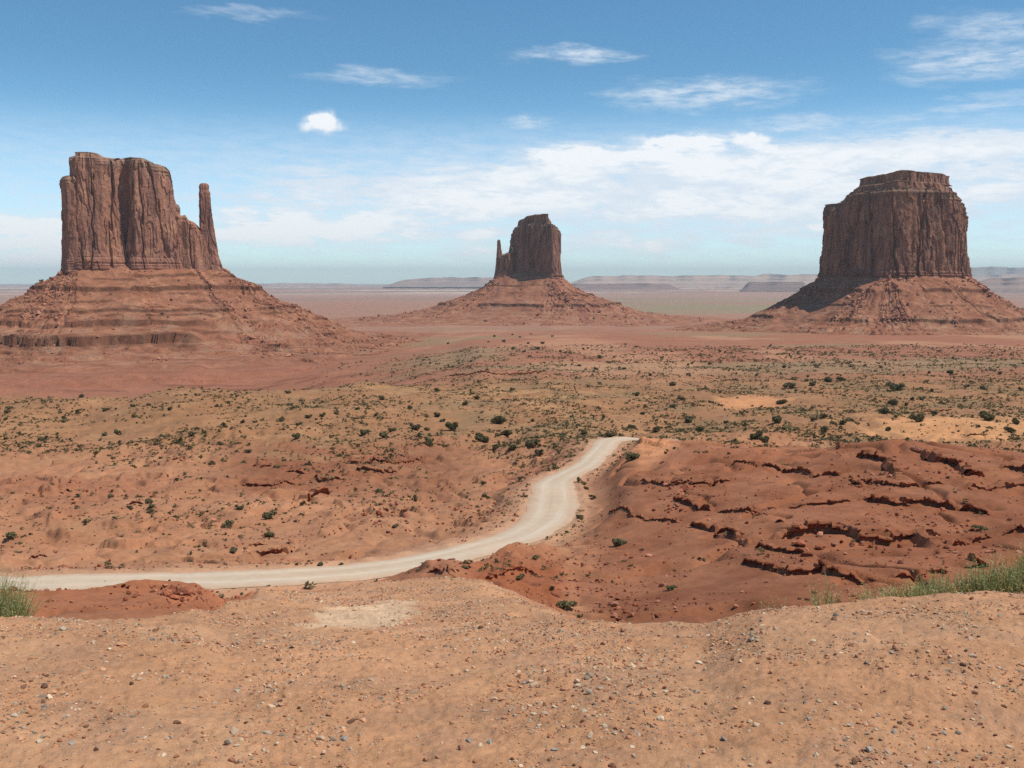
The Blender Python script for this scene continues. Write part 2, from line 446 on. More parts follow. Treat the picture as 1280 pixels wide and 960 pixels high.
def road_distance(x, y):
    """distance from the centre line, height and half width of the road there"""
    best = np.full(x.shape, 1e9)
    zz, ww = np.zeros(x.shape), np.zeros(x.shape)
    for k in range(0, len(RC), 3):
        d = np.hypot(x - RC[k, 0], y - RC[k, 1])
        m = d < best
        best[m], zz[m], ww[m] = d[m], RC[k, 2], RW[k]
    return best, zz, ww


rows = np.where((Yr > 80) & (Yr < 290))[0]
cols_ = np.where((Ac > -1.0) & (Ac < 0.4))[0]
sub = np.ix_(rows, cols_)
rd, rz, rw = road_distance(GX[sub], GY[sub])
wgt = 1 - sstep(rd, rw + 0.8, rw + 9.0)
RD = np.full(Z.shape, 1e6)
RD[sub] = rd - rw
Z[sub] = Z[sub] * (1 - wgt) + (rz - 0.16) * wgt
Z[sub] += 0.35 * np.exp(-((rd - rw - 1.1) / 0.7) ** 2) * (0.5 + fbm(GX[sub] / 4, GY[sub] / 4, 2))


def bilinear(A, x, y):
    x, y = np.asarray(x, float), np.asarray(y, float)
    a = x / y
    i = np.clip(np.searchsorted(Yr, y) - 1, 0, len(Yr) - 2)
    j = np.clip(np.searchsorted(Ac, a) - 1, 0, len(Ac) - 2)
    p = np.clip((y - Yr[i]) / (Yr[i + 1] - Yr[i]), 0, 1)
    q = np.clip((a - Ac[j]) / (Ac[j + 1] - Ac[j]), 0, 1)
    return (A[i, j] * (1 - p) * (1 - q) + A[i + 1, j] * p * (1 - q) + A[i, j + 1] * (1 - p) * q + A[i + 1, j + 1] * p * q)


def height(x, y):
    return bilinear(Z, x, y)


def on_ground(u, v, lo=3.0, hi=9000.0):
    """first point of the ground met by the line of sight of a photograph pixel, beyond depth lo"""
    a, t = ray(u, v)
    ys = np.geomspace(lo, hi, 3000)
    hit = np.where(height(a * ys, ys) >= t * ys)[0]
    y = ys[hit[0]] if len(hit) else hi
    return np.array((a * y, y, float(height(a * y, y))))


# ------------------------------------------------------------------ rock ledges: pixel polyline, height in metres, label
LEDGES = [
    ([(916, 581), (946, 583), (992, 590), (1052, 596)], 1.0, 'long thin ledge line high on the basin slope below the tan sand'),
    ([(1065, 571), (1088, 574), (1113, 580), (1123, 592), (1130, 604)], 1.5, 'broken dark ledge bending downhill under the highest basin knoll'),
    ([(1157, 568), (1176, 578), (1205, 587), (1215, 597), (1233, 596)], 1.6, 'blocky dark ledge stepping down below the wide tan sand patch'),
    ([(1247, 587), (1262, 585), (1300, 590)], 1.5, 'dark ledge running out of the frame below the tan sand'),
    ([(1072, 625), (1095, 628), (1123, 633), (1159, 629), (1194, 637), (1244, 645)], 1.35, 'long jagged ledge across the middle of the basin slope'),
    ([(975, 677), (989, 670), (1017, 667), (1049, 665), (1074, 674), (1116, 675), (1159, 675), (1185, 683)], 1.7, 'longest thick blocky ledge, arching over the lower basin'),
    ([(861, 658), (893, 665), (925, 674), (943, 684)], 0.9, 'ledge slanting downhill just left of the thick arching ledge'),
    ([(925, 704), (957, 711), (985, 718), (1024, 713), (1053, 720), (1113, 725)], 1.05, 'lowest sharp ledge with pale rim just above the green weeds'),
    ([(840, 626), (861, 631), (890, 640)], 1.1, 'short dark ledge beside the boulder field near the road bend'),
    ([(964, 655), (985, 657)], 1.1, 'small dark block of ledge above the thick arching ledge'),
    ([(1194, 711), (1219, 709), (1244, 707)], 1.7, 'dark overhanging ledge right behind the dense green weeds'),
    ([(1245, 670), (1262, 666), (1300, 668)], 1.3, 'short dark ledge at the frame edge above the dense weeds'),
    ([(1060, 605), (1081, 610)], 1.0, 'tiny ledge between the bending ledge and the long jagged ledge'),
    ([(71, 614), (87, 609), (93, 600), (101, 594)], 1.3, 'dark notch-shaped outcrop climbing the pink flats above the road'),
    ([(375, 627), (393, 622), (414, 616)], 1.9, 'thick dark overhanging slab on the slope above the road'),
    ([(390, 599), (410, 600), (434, 600)], 1.2, 'flat dark ledge just above the thick overhanging slab'),
    ([(354, 590), (370, 591), (388, 592)], 1.4, 'dark ledge in the brown slope, upper one of a close pair'),
    ([(312, 584), (326, 582), (341, 583)], 1.2, 'thin dark ledge at the upper left end of the brown slope'),
    ([(298, 703), (319, 698), (340, 692), (354, 688), (366, 676)], 1.0, 'stepped pile of ledge slabs just above the near road'),
    ([(305, 686), (333, 681)], 0.8, 'thin slab ledge behind the stepped slabs above the road'),
    ([(35, 697), (52, 695), (66, 694)], 0.9, 'low dark ledge above the far left stretch of road'),
    ([(156, 632), (184, 630)], 1.0, 'short thin ledge on the pink flats below the notch outcrop'),
    ([(212, 580), (228, 574), (242, 566)], 1.0, 'faint ledge rising across the upper pink flats'),
    ([(530, 717), (548, 713), (562, 715), (577, 724)], 0.6, 'rounded rock lip beside the road behind the gravel nose'),
    ([(604, 724), (626, 719), (647, 716), (675, 716)], 0.9, 'low dark ledge below the road in the middle hollow'),
    ([(440, 588), (470, 590), (500, 590)], 1.2, 'dark bedding ledge at the right end of the brown slope'),
    ([(1205, 548), (1235, 547)], 0.7, 'low dark ledge lying inside the wide tan sand patch'),
    ([(1140, 515), (1190, 512)], 0.9, 'thin reddish ledge behind the tan sand patch'),
    ([(1042, 555), (1054, 562)], 0.9, 'small ledge on the shoulder of the highest basin knoll'),
    ([(1113, 725), (1150, 722), (1190, 716)], 0.8, 'thin ledge linking the lowest sharp ledge to the dense weeds'),
    ([(943, 684), (975, 690), (1012, 694)], 0.75, 'faint ledge between the thick arching ledge and the lowest one'),
    ([(1056, 600), (1092, 607), (1132, 609), (1182, 606)], 0.9, 'thin wavy ledge below the bending and the stepping ledges'),
    ([(893, 641), (940, 642), (1000, 634), (1068, 627)], 0.8, 'low ledge running left from the long jagged ledge'),
    ([(800, 600), (830, 607), (870, 606), (916, 601)], 0.8, 'thin ledge above the boulder field near the road bend'),
    ([(760, 640), (800, 648), (850, 654)], 0.6, 'faint ledge sloping below the boulder field'),
    ([(1188, 683), (1215, 679), (1245, 673)], 0.9, 'ledge continuing the thick arching ledge to the frame edge'),
    ([(1205, 612), (1240, 613), (1295, 607)], 1.1, 'ledge at the frame edge over the end of the jagged ledge'),
    ([(430, 575), (480, 579), (530, 577)], 1.1, 'thin dark ledge crowning the right end of the brown slope'),
    ([(300, 607), (340, 609), (372, 606)], 1.0, 'thin ledge left of the flat dark ledge on the brown slope'),
    ([(560, 470), (620, 469), (680, 465)], 1.3, 'thin red ledge on the plain before the middle butte'),
]
ledge_geo = []
for pts, h, lab in LEDGES:
    h *= 0.78
    P3 = np.array([on_ground(u, v, 45.0) for u, v in pts])
    c = np.concatenate([[0], np.cumsum(np.linalg.norm(np.diff(P3[:, :2], axis=0), axis=1))])
    ok = np.concatenate([[True], np.diff(c) > 1e-3])
    P3, c = P3[ok], c[ok]
    n = max(24, int(c[-1] / 0.14))
    s_ = np.linspace(0, c[-1], n)
    L = np.stack([np.interp(s_, c, P3[:, k]) for k in range(2)], -1)
    seed = len(ledge_geo) * 13.7
    L[:, 1] += 0.6 * h * fbm(s_ / (5 * h) + seed, s_ * 0 + 1.5, 3)
    ledge_geo.append((L, s_, h, lab, seed))

# ground rises behind each ledge
for L, s_, h, lab, seed in ledge_geo:
    r = 11 * h
    rows = np.where((Yr > L[:, 1].min() - 2) & (Yr < L[:, 1].max() + r))[0]
    if not len(rows):
        continue
    a_lo, a_hi = (L[:, 0] / L[:, 1]).min() - 0.02, (L[:, 0] / L[:, 1]).max() + 0.02
    cs = np.where((Ac > a_lo) & (Ac < a_hi))[0]
    sub = np.ix_(rows, cs)
    x, y = GX[sub], GY[sub]
    order = np.argsort(L[:, 0])
    yl = np.interp(x, L[order, 0], L[order, 1])
    d = y - yl
    ends = sstep(x, L[:, 0].min(), L[:, 0].min() + 2.5 * h) * (1 - sstep(x, L[:, 0].max() - 2.5 * h, L[:, 0].max()))
    bump = np.where(d > 0, h * 0.80 * sstep(d, 0.15 * h, 0.7 * h) * np.exp(-np.maximum(d, 0) / (4.5 * h)), -0.25 * h * np.exp(np.minimum(d, 0) / (1.2 * h)))
    Z[sub] += bump * ends * sstep(RD[sub], 0.3, 3.0)

# ------------------------------------------------------------------ soil colours
C = np.empty(Z.shape + (3,), np.float32)


def paint(mask, col):
    m = np.clip(mask, 0, 1)[..., None].astype(np.float32)
    C[:] = C * (1 - m) + np.array(col, np.float32) * m


n1 = fbm(GX / 60, GY / 60, 5)
n2 = fbm(GX / 14 + 5, GY / 14, 4)
n3 = fbm(GX / 380 + 9, GY / 230, 5)
C[:] = (0.385, 0.182, 0.098)                                                            # pink flats
paint(sstep(n2, 0.0, 0.6) * 0.5, (0.45, 0.235, 0.13))
paint(sstep(n1, 0.0, 0.5) * 0.6, (0.32, 0.122, 0.068))
paint(sstep(fbm(GX / 5, GY / 5, 4), 0.1, 0.6) * midm * 0.35, (0.28, 0.13, 0.075))
paint(basin * (0.9 + 0.1 * n2), (0.265, 0.098, 0.048))                                 # red basin
paint(basin * sstep(n1, 0.1, 0.5) * 0.5, (0.325, 0.135, 0.07))
paint(basin * sstep(fbm(GX / 4, GY / 9, 4), 0.05, 0.5) * 0.4, (0.20, 0.07, 0.032))
paint(sstep(GY, 45, 60) * (1 - sstep(GY, 88, 98)) * (1 - sstep(GU, 290, 350)), (0.33, 0.128, 0.064))   # red mound before the road
paint(sstep(GU, 560, 600) * (1 - sstep(GU, 690, 720)) * sstep(GY, 45, 60) * (1 - sstep(GY, 100, 125)), (0.285, 0.10, 0.047))
bs = sstep(GU, 230, 330) * (1 - sstep(GU, 520, 640)) * sstep(GY + 40 * n1, 165, 215) * (1 - sstep(GY + 30 * n1, 240, 300))
paint(bs * 0.75, (0.22, 0.085, 0.045))                                                 # brown slope
mid = sstep(GY + 25 * n2 + 30 * n1, 235, 300) * (1 - sstep(GY, 800, 1300))
paint(mid * 0.9, (0.305, 0.155, 0.077))
paint(mid * sstep(n2 + 0.6 * n1, 0.05, 0.5) * 0.5, (0.40, 0.215, 0.105))
paint(mid * sstep(fbm(GX / 33, GY / 60 + 3, 4), 0.0, 0.45) * 0.6 * sstep(GU, 250, 480), (0.225, 0.148, 0.075))
tan1 = np.exp(-(((GU - 1190) / 120) ** 2 + ((GY - 325) / 34) ** 2) * 1.0)
tan2 = np.exp(-(((GU - 935) / 60) ** 2 + ((GY - 425) / 40) ** 2) * 1.3)
tan3 = np.exp(-(((GU - 560) / 190) ** 2 + ((GY - 470) / 60) ** 2))
paint(sstep(tan1 + 0.25 * n2, 0.25, 0.6) * sstep(GY, 200, 235), (0.54, 0.27, 0.125))
paint(sstep(tan2 + 0.25 * n2, 0.3, 0.6), (0.52, 0.245, 0.115))
paint(sstep(tan3 + 0.5 * n2, 0.35, 0.9) * 0.45, (0.44, 0.25, 0.115))
pl = sstep(GY, 520, 760)
paint(pl * 0.9, (0.315, 0.13, 0.077))                                                  # red plain
paint(pl * sstep(n3, -0.05, 0.45) * 0.8 * sstep(GU, 380, 560), (0.27, 0.18, 0.10))
paint(pl * sstep(fbm(GX / 160, GY / 330 + 4, 4), 0.15, 0.5) * 0.6 * sstep(GU, 380, 560), (0.46, 0.24, 0.135))
paint(strata_line * 0.7, (0.17, 0.065, 0.045))
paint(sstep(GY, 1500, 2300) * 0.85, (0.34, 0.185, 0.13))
n4 = fbm(GX / 2300, GY / 1100, 5)
paint(sstep(GY, 2400, 3800) * sstep(n4, -0.05, 0.4) * 0.8, (0.25, 0.22, 0.13))
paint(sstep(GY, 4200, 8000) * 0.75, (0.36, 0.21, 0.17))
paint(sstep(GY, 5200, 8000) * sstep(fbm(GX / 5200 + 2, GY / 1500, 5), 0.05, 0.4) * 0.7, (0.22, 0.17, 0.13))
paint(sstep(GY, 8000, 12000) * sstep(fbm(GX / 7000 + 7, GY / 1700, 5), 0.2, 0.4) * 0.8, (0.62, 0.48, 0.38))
paint(fgm, (0.515, 0.266, 0.140))                                                      # gravel rim
paint(fgm * sstep(fbm(GX * 0.7 + 3, GY * 0.7, 4), 0.05, 0.5) * 0.5, (0.555, 0.315, 0.178))
paint(fgm * sstep(fbm(GX * 1.6, GY * 1.6 + 3, 4), 0.1, 0.5) * 0.55, (0.43, 0.235, 0.14))
band = perlin(BASE / 1.05 + 0.8 * n2 + 0.3 * n1, BASE * 0 + 4.4) * basin
paint(sstep(band, 0.15, 0.5) * 0.35, (0.19, 0.066, 0.032))
paint(sstep(-band, 0.2, 0.5) * 0.35, (0.36, 0.16, 0.088))
cr = np.exp(-(((GX + 1.12) / 0.5) ** 2 + ((GY - 7.8) / 1.5) ** 2))
paint(fgm * sstep(cr + 0.25 * fbm(GX * 1.5, GY * 1.5, 4), 0.42, 0.62), (0.62, 0.41, 0.255))   # pale sandy patch
lip = sstep(GU, 580, 620) * (1 - sstep(GU, 735, 760)) * sstep(GY + 0.4 * fbm(GX * 2, GY * 2, 3), 11.6 - sstep(GU, 600, 720) * 4.0, 12.0 - sstep(GU, 600, 720) * 4.0)
paint(lip * (1 - sstep(GY, 16, 22)), (0.43, 0.195, 0.105))
paint(sstep(GY, 13.0, 15.0) * (1 - sstep(GY, 20, 40)), (0.36, 0.13, 0.065))
paint(np.exp(-np.maximum(RD, 0) / 2.6) * 0.85, (0.50, 0.30, 0.185))                    # road verges
tri = np.exp(-((GU - 808) / 46) ** 2 - ((GY - 206) / 28) ** 2)
paint(sstep(tri + 0.2 * n2, 0.3, 0.7), (0.52, 0.235, 0.115))

gv = np.stack([GX, GY, Z], -1).reshape(-1, 3)
link('ground', mesh_np('ground', gv, grid_faces(len(Yr), len(Ac)), MAT_GROUND, C.reshape(-1, 3), True), kind='structure')

# road sheet draped on its bed, with wheel tracks
nw = 25
lat = np.linspace(-1, 1, nw)
tan = np.gradient(RC[:, :2], axis=0)
tan /= np.linalg.norm(tan, axis=1)[:, None]
nor = np.stack([tan[:, 1], -tan[:, 0]], -1)
edge = 1 + 0.16 * np.stack([fbm(ss / 6 + 4, ss * 0, 3), fbm(ss / 6 + 40, ss * 0 + 3, 3)], -1)
off = np.where(lat[None, :] < 0, edge[:, :1], edge[:, 1:]) * lat[None, :] * RW[:, None]
rx = RC[:, 0:1] + nor[:, 0:1] * off
ry = RC[:, 1:2] + nor[:, 1:2] * off
rz = RC[:, 2:3] + 0.05 - 0.16 * np.abs(lat[None, :]) ** 4 + 0.015 * fbm(rx * 1.2, ry * 1.2, 3)
track = 0.35 + 0.5 * np.exp(-((np.abs(lat) - 0.42) / 0.2) ** 2)[None, :] + 0.25 * fbm(off / 0.7, np.repeat(ss[:, None] / 25, nw, 1), 3)
rc = np.array((0.49, 0.36, 0.25)) * (1 - np.clip(track, 0, 1))[..., None] + np.array((0.585, 0.48, 0.37)) * np.clip(track, 0, 1)[..., None]
eb = (np.abs(lat)[None, :] ** 5 * 0.8)[..., None]
rc = rc * (1 - eb) + np.array((0.50, 0.31, 0.20)) * eb
link('road', mesh_np('road', np.stack([rx, ry, rz], -1).reshape(-1, 3), grid_faces(len(ss), nw), MAT_ROAD, rc.reshape(-1, 3), True), kind='structure')

# ------------------------------------------------------------------ ledges as rock
prof = np.array([(0.55, -0.5), (0.45, 0.10), (0.62, 0.34), (0.30, 0.38), (0.18, 0.58), (0.34, 0.62), (0.05, 0.66), (-0.10, 0.82), (0.0, 0.95), (0.25, 1.0), (0.7, 0.92), (1.3, -0.35)])
for L, s_, h, lab, seed in ledge_geo:
    n = len(s_)
    blk = np.floor(s_ / (h * 0.9) + 0.8 * perlin(s_ / h + seed, s_ * 0))
    rs = np.random.RandomState(int(seed * 10) + 1)
    jit = rs.rand(400)
    j1, j2 = jit[(blk.astype(int)) % 400], jit[(blk.astype(int) + 133) % 400]
    ends = sstep(s_, 0, 2.0 * h) * (1 - sstep(s_, s_[-1] - 2.0 * h, s_[-1]))
    hh = h * (0.15 + 0.85 * ends) * (0.50 + 0.65 * j1)
    tg = np.gradient(L, axis=0)
    tg /= np.maximum(np.linalg.norm(tg, axis=1), 1e-6)[:, None]
    back = np.stack([-tg[:, 1], tg[:, 0]], -1)
    back[back[:, 1] < 0] *= -1
    z0 = height(L[:, 0], L[:, 1] - 0.3 * h)
    V = np.empty((n, len(prof), 3))
    for k, (pb, pz) in enumerate(prof):
        o = pb * h + (0.6 * h * (j2 - 0.5) + 0.12 * h * perlin(s_ / (0.35 * h) + k * 3, s_ * 0 + k)) * (1 if k < 10 else 0.2)
        V[:, k, :2] = L + back * o[:, None]
        V[:, k, 2] = z0 + pz * hh + 0.05 * h * perlin(s_ / (0.5 * h) + k, s_ * 0 + 7) - 0.25 * h * (1 - ends)
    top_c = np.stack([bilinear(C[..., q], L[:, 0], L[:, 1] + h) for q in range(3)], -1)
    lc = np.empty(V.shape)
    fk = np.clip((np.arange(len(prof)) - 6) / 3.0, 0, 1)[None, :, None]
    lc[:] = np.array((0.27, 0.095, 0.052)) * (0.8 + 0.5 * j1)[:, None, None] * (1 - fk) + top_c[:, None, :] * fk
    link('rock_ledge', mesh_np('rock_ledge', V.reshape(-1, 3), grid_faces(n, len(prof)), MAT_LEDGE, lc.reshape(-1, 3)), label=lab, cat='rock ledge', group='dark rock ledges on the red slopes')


# ------------------------------------------------------------------ loose rocks
def ico(level=1):
    t = (1 + 5 ** 0.5) / 2
    v = [(-1, t, 0), (1, t, 0), (-1, -t, 0), (1, -t, 0), (0, -1, t), (0, 1, t), (0, -1, -t), (0, 1, -t), (t, 0, -1), (t, 0, 1), (-t, 0, -1), (-t, 0, 1)]
    f = [(0, 11, 5), (0, 5, 1), (0, 1, 7), (0, 7, 10), (0, 10, 11), (1, 5, 9), (5, 11, 4), (11, 10, 2), (10, 7, 6), (7, 1, 8),
         (3, 9, 4), (3, 4, 2), (3, 2, 6), (3, 6, 8), (3, 8, 9), (4, 9, 5), (2, 4, 11), (6, 2, 10), (8, 6, 7), (9, 8, 1)]
    v = [Vector(p).normalized() for p in v]
    for _ in range(level):
        cache, nf = {}, []

        def midp(a, b):
            key = (min(a, b), max(a, b))
            if key not in cache:
                v.append(((v[a] + v[b]) / 2).normalized())
                cache[key] = len(v) - 1
            return cache[key]
        for a, b, c in f:
            x, y, z = midp(a, b), midp(b, c), midp(c, a)
            nf += [(a, x, z), (b, y, x), (c, z, y), (x, y, z)]
        f = nf
    return np.array([tuple(p) for p in v]), np.array(f)


ICO0, ICO1, ICO2 = ico(0), ico(1), ico(2)


def stone_shape(kind, rs, sharp=0.25):
    """a faceted stone: a sphere cut by random planes"""
    v, f = kind
    v = v.copy()
    for _ in range(9):
        nrm = rs.normal(size=3)
        nrm /= np.linalg.norm(nrm)
        d = v @ nrm
        lim = rs.uniform(0.45, 0.85)
        v -= np.clip(d - lim, 0, None)[:, None] * nrm
    v += rs.normal(size=v.shape) * 0.03 * sharp / 0.25
    return v, f


def scatter_mesh(name, pos, size, colr, mat, shapes, rs, flat=(0.35, 0.8), sink=0.25):
    n = len(pos)
    Vs, Fs, Cs, base = [], [], [], 0
    pick = rs.randint(len(shapes), size=n)
    for k, (sv, sf) in enumerate(shapes):
        idx = np.where(pick == k)[0]
        if not len(idx):
            continue
        m = len(idx)
        ang = rs.rand(m) * 2 * np.pi
        ca, sa = np.cos(ang), np.sin(ang)
        sx, sy, sz = size[idx] * rs.uniform(0.75, 1.3, m), size[idx] * rs.uniform(0.55, 1.0, m), size[idx] * rs.uniform(flat[0], flat[1], m)
        lx, ly, lz = sv[None, :, 0] * sx[:, None], sv[None, :, 1] * sy[:, None], sv[None, :, 2] * sz[:, None]
        tilt = rs.normal(size=m) * 0.25
        lz = lz + lx * tilt[:, None]
        x = lx * ca[:, None] - ly * sa[:, None] + pos[idx, 0:1]
        y = lx * sa[:, None] + ly * ca[:, None] + pos[idx, 1:2]
        z = lz + pos[idx, 2:3] + (sz * (1 - 2 * sink))[:, None]
        Vs.append(np.stack([x, y, z], -1).reshape(-1, 3))
        Fs.append((sf[None] + (np.arange(m) * len(sv))[:, None, None]).reshape(-1, 3) + base)
        Cs.append(np.repeat(colr[idx], len(sv), 0))
        base += m * len(sv)
    return mesh_np(name, np.concatenate(Vs), np.concatenate(Fs), mat, np.concatenate(Cs))


rs = np.random.RandomState(11)
PEB = [stone_shape(ICO0, rs, 0.6) for _ in range(8)] + [stone_shape(ICO1, rs) for _ in range(4)]
# gravel over the rim
n = 235000
gy = np.sqrt(rs.uniform(2.9 ** 2, 12.6 ** 2, n))
ga = rs.uniform(-0.95, 0.95, n)
gx = ga * gy
clump = fbm(gx * 1.3, gy * 1.3, 3)
keep = (rs.rand(n) < np.clip(0.5 + 1.5 * clump, 0.10, 1.0)) & (np.exp(-(((gx + 1.12) / 0.5) ** 2 + ((gy - 7.8) / 1.5) ** 2)) < 0.45 + 0.5 * rs.rand(n))
keep &= (bilinear(lip, gx, gy) < 0.3) | (rs.rand(n) < 0.12)
gx, gy = gx[keep], gy[keep]
n = len(gx)
gs = np.clip(np.exp(rs.normal(-5.17, 0.52, n)), 0.0020, 0.024)
PAL = np.array([(0.52, 0.28, 0.16), (0.42, 0.20, 0.11), (0.36, 0.17, 0.10), (0.57, 0.44, 0.31), (0.53, 0.38, 0.26), (0.32, 0.265, 0.20), (0.39, 0.325, 0.25), (0.215, 0.175, 0.14), (0.16, 0.085, 0.055), (0.63, 0.52, 0.38)])
pal_p = np.array([0.20, 0.17, 0.14, 0.05, 0.09, 0.12, 0.09, 0.05, 0.08, 0.01])
gc = 0.08 * np.array((0.47, 0.25, 0.14)) + 0.92 * PAL[rs.choice(len(PAL), n, p=pal_p)] * rs.uniform(0.8, 1.2, (n, 1))
gp = np.stack([gx, gy, height(gx, gy)], -1)
link('gravel', scatter_mesh('gravel', gp, gs, gc, MAT_STONE, PEB, rs, (0.3, 0.75), 0.3), label='mixed grey, cream and red gravel strewn over the sandy rim', kind='stuff')

# the larger single stones lying on the rim: photo position, size in metres, tone
STONES = [(874, 829, .030, 'cream'), (826, 900, .028, 'cream'), (730, 890, .022, 'cream'), (1213, 800, .026, 'pinkish'), (1203, 832, .024, 'dark brown'), (1115, 817, .026, 'grey'),
          (655, 854, .020, 'blue grey'), (401, 753, .034, 'cream'), (1052, 753, .024, 'dark brown'), (1248, 860, .020, 'cream'), (1180, 918, .026, 'grey'), (1086, 939, .028, 'grey'),
          (600, 932, .020, 'cream'), (586, 927, .024, 'blue grey'), (612, 929, .026, 'greenish grey'), (728, 936, .022, 'cream'), (693, 938, .020, 'grey'), (733, 896, .024, 'pinkish'),
          (190, 800, .026, 'grey'), (175, 850, .020, 'cream'), (350, 877, .022, 'dark brown'), (164, 855, .020, 'dark brown'), (430, 925, .024, 'blue grey'), (347, 930, .020, 'cream'),
          (255, 922, .018, 'pinkish'), (90, 930, .022, 'grey'), (50, 928, .024, 'cream'), (205, 945, .020, 'cream'), (120, 938, .020, 'dark brown'), (405, 942, .022, 'pinkish'),
          (480, 790, .022, 'pinkish'), (520, 765, .028, 'grey'), (600, 752, .030, 'cream'), (555, 738, .028, 'grey'), (628, 758, .026, 'cream'), (700, 800, .020, 'pinkish'),
          (770, 835, .020, 'pinkish'), (960, 880, .024, 'dark brown'), (1010, 900, .020, 'grey'), (1045, 880, .018, 'cream'), (1140, 845, .020, 'pinkish'), (905, 925, .022, 'grey'),
          (860, 915, .018, 'blue grey'), (1125, 905, .022, 'dark brown'), (1262, 935, .020, 'cream'), (1020, 945, .022, 'cream'), (790, 935, .020, 'cream'), (940, 800, .024, 'grey'),
          (1085, 790, .022, 'pinkish'), (845, 805, .018, 'grey')]
TONES = {'cream': (0.60, 0.49, 0.35), 'pinkish': (0.55, 0.36, 0.26), 'dark brown': (0.13, 0.07, 0.05), 'grey': (0.33, 0.30, 0.26), 'blue grey': (0.30, 0.285, 0.265), 'greenish grey': (0.34, 0.36, 0.28)}
ORD = ['first', 'second', 'third', 'fourth', 'fifth', 'sixth', 'seventh', 'eighth', 'ninth', 'tenth', 'eleventh', 'twelfth', 'thirteenth', 'fourteenth', 'fifteenth', 'sixteenth',
       'seventeenth', 'eighteenth', 'nineteenth', 'twentieth', 'twenty-first', 'twenty-second', 'twenty-third', 'twenty-fourth', 'twenty-fifth', 'twenty-sixth', 'twenty-seventh',
       'twenty-eighth', 'twenty-ninth', 'thirtieth']
rs = np.random.RandomState(21)
for tone in TONES:
    mine = sorted([s4 for s4 in STONES if s4[3] == tone])
    for k, (u, v, sz, _) in enumerate(mine):
        p = on_ground(u, v, 2.8, 14)
        sv, sf = stone_shape(ICO2, rs)
        sz *= 0.72
        sc = np.array([sz * rs.uniform(0.75, 1.05), sz * rs.uniform(0.55, 0.8), sz * rs.uniform(0.4, 0.65)])
        me = mesh_np('stone', sv * sc, sf, MAT_STONE, np.tile(np.array(TONES[tone]) * rs.uniform(0.9, 1.1), (len(sv), 1)))
        lab = (f'{tone} stone lying on the gravel rim, {ORD[k]} larger {tone} one from left' if len(mine) > 1 else f'only larger {tone} stone lying on the gravel rim')
        o = link('stone', me, loc=(p[0], p[1], p[2] + sc[2] * 0.45), label=lab, cat='stone', group='larger loose stones on the gravel rim')
        o.rotation_euler = (rs.normal() * 0.2, rs.normal() * 0.2, rs.rand() * 6.28)

# boulders on the red slopes
rs = np.random.RandomState(31)
BZ = [(845, 625, 22, 32, 60, 0.55), (1100, 600, 40, 30, 40, 0.5), (1190, 580, 40, 16, 30, 0.5), (1080, 680, 120, 22, 60, 0.42), (1150, 650, 90, 20, 40, 0.4), (950, 640, 110, 60, 110, 0.28),
      (1200, 690, 60, 18, 24, 0.4), (610, 640, 60, 18, 90, 0.42), (480, 640, 60, 28, 110, 0.5), (370, 680, 60, 22, 90, 0.35), (210, 745, 60, 14, 60, 0.30), (245, 745, 40, 10, 30, 0.35), (90, 610, 60, 20, 30, 0.5),
      (600, 700, 60, 12, 30, 0.3), (1000, 705, 120, 30, 90, 0.22), (900, 600, 90, 40, 90, 0.3), (640, 610, 200, 40, 140, 0.3), (150, 650, 150, 50, 120, 0.3)]
bp, bsz = [], []
for u, v, du, dv, cnt, sz in BZ:
    for _ in range(cnt):
        p = on_ground(u + rs.normal() * du * 0.6, min(v + rs.normal() * dv * 0.6, 770), 50.0, 600.0)
        if 52 < p[1] < 400 and bilinear(RD, p[0], p[1]) > 0.6:
            bp.append(p)
            bsz.append(sz * math.exp(rs.normal() * 0.4) * 0.55)
ry_ = np.exp(rs.uniform(math.log(58), math.log(300), 26000))
rx_ = rs.uniform(-0.6, 0.6, 26000) * ry_
ok = (rs.rand(26000) < np.clip(0.25 + 1.1 * fbm(rx_ / 15, ry_ / 15, 4), 0, 1)) & (bilinear(RD, rx_, ry_) > 0.7)
rx_, ry_ = rx_[ok], ry_[ok]
bp = np.concatenate([np.array(bp), np.stack([rx_, ry_, height(rx_, ry_)], -1)])
bsz = np.concatenate([np.array(bsz), np.exp(rs.normal(-2.15, 0.5, len(rx_)))])
bc = np.array((0.30, 0.105, 0.058)) * rs.uniform(0.6, 1.35, (len(bp), 1)) + np.array((0.10, 0.08, 0.06)) * (rs.rand(len(bp), 1) < 0.25)
order = np.argsort(-bsz / bp[:, 1])
big, rest = order[:36], order[36:]
BSH = [stone_shape(ICO1, rs, 0.5) for _ in range(4)] + [stone_shape(ICO0, rs, 0.5) for _ in range(8)]
link('rubble', scatter_mesh('rubble', bp[rest], bsz[rest], bc[rest], MAT_BOULDER, BSH, rs), label='scattered red rock rubble on the slopes around the ledges', kind='stuff')
big = sorted(big, key=lambda k: bp[k, 0] / bp[k, 1])
for side, tst, desc in (('west', lambda a: a < 0.02, 'dark red boulder on slopes left of the road end'), ('east', lambda a: a >= 0.02, 'dark red boulder in the basin right of the road')):
    mine = [k for k in big if tst(bp[k, 0] / bp[k, 1])]
    for q, k in enumerate(mine):
        sv, sf = stone_shape(ICO2, rs, 0.4)
        sc = bsz[k] * np.array([rs.uniform(0.9, 1.3), rs.uniform(0.7, 1.0), rs.uniform(0.55, 0.8)])
        me = mesh_np('boulder', sv * sc, sf, MAT_BOULDER, np.tile(bc[k], (len(sv), 1)))
        o = link('boulder', me, loc=tuple(bp[k] + np.array((0, 0, sc[2] * 0.35))), label=f'{desc}, {ORD[q]} larger one from left', cat='boulder', group='larger boulders on the red slopes')
        o.rotation_euler = (rs.normal() * 0.15, rs.normal() * 0.15, rs.rand() * 6.28)


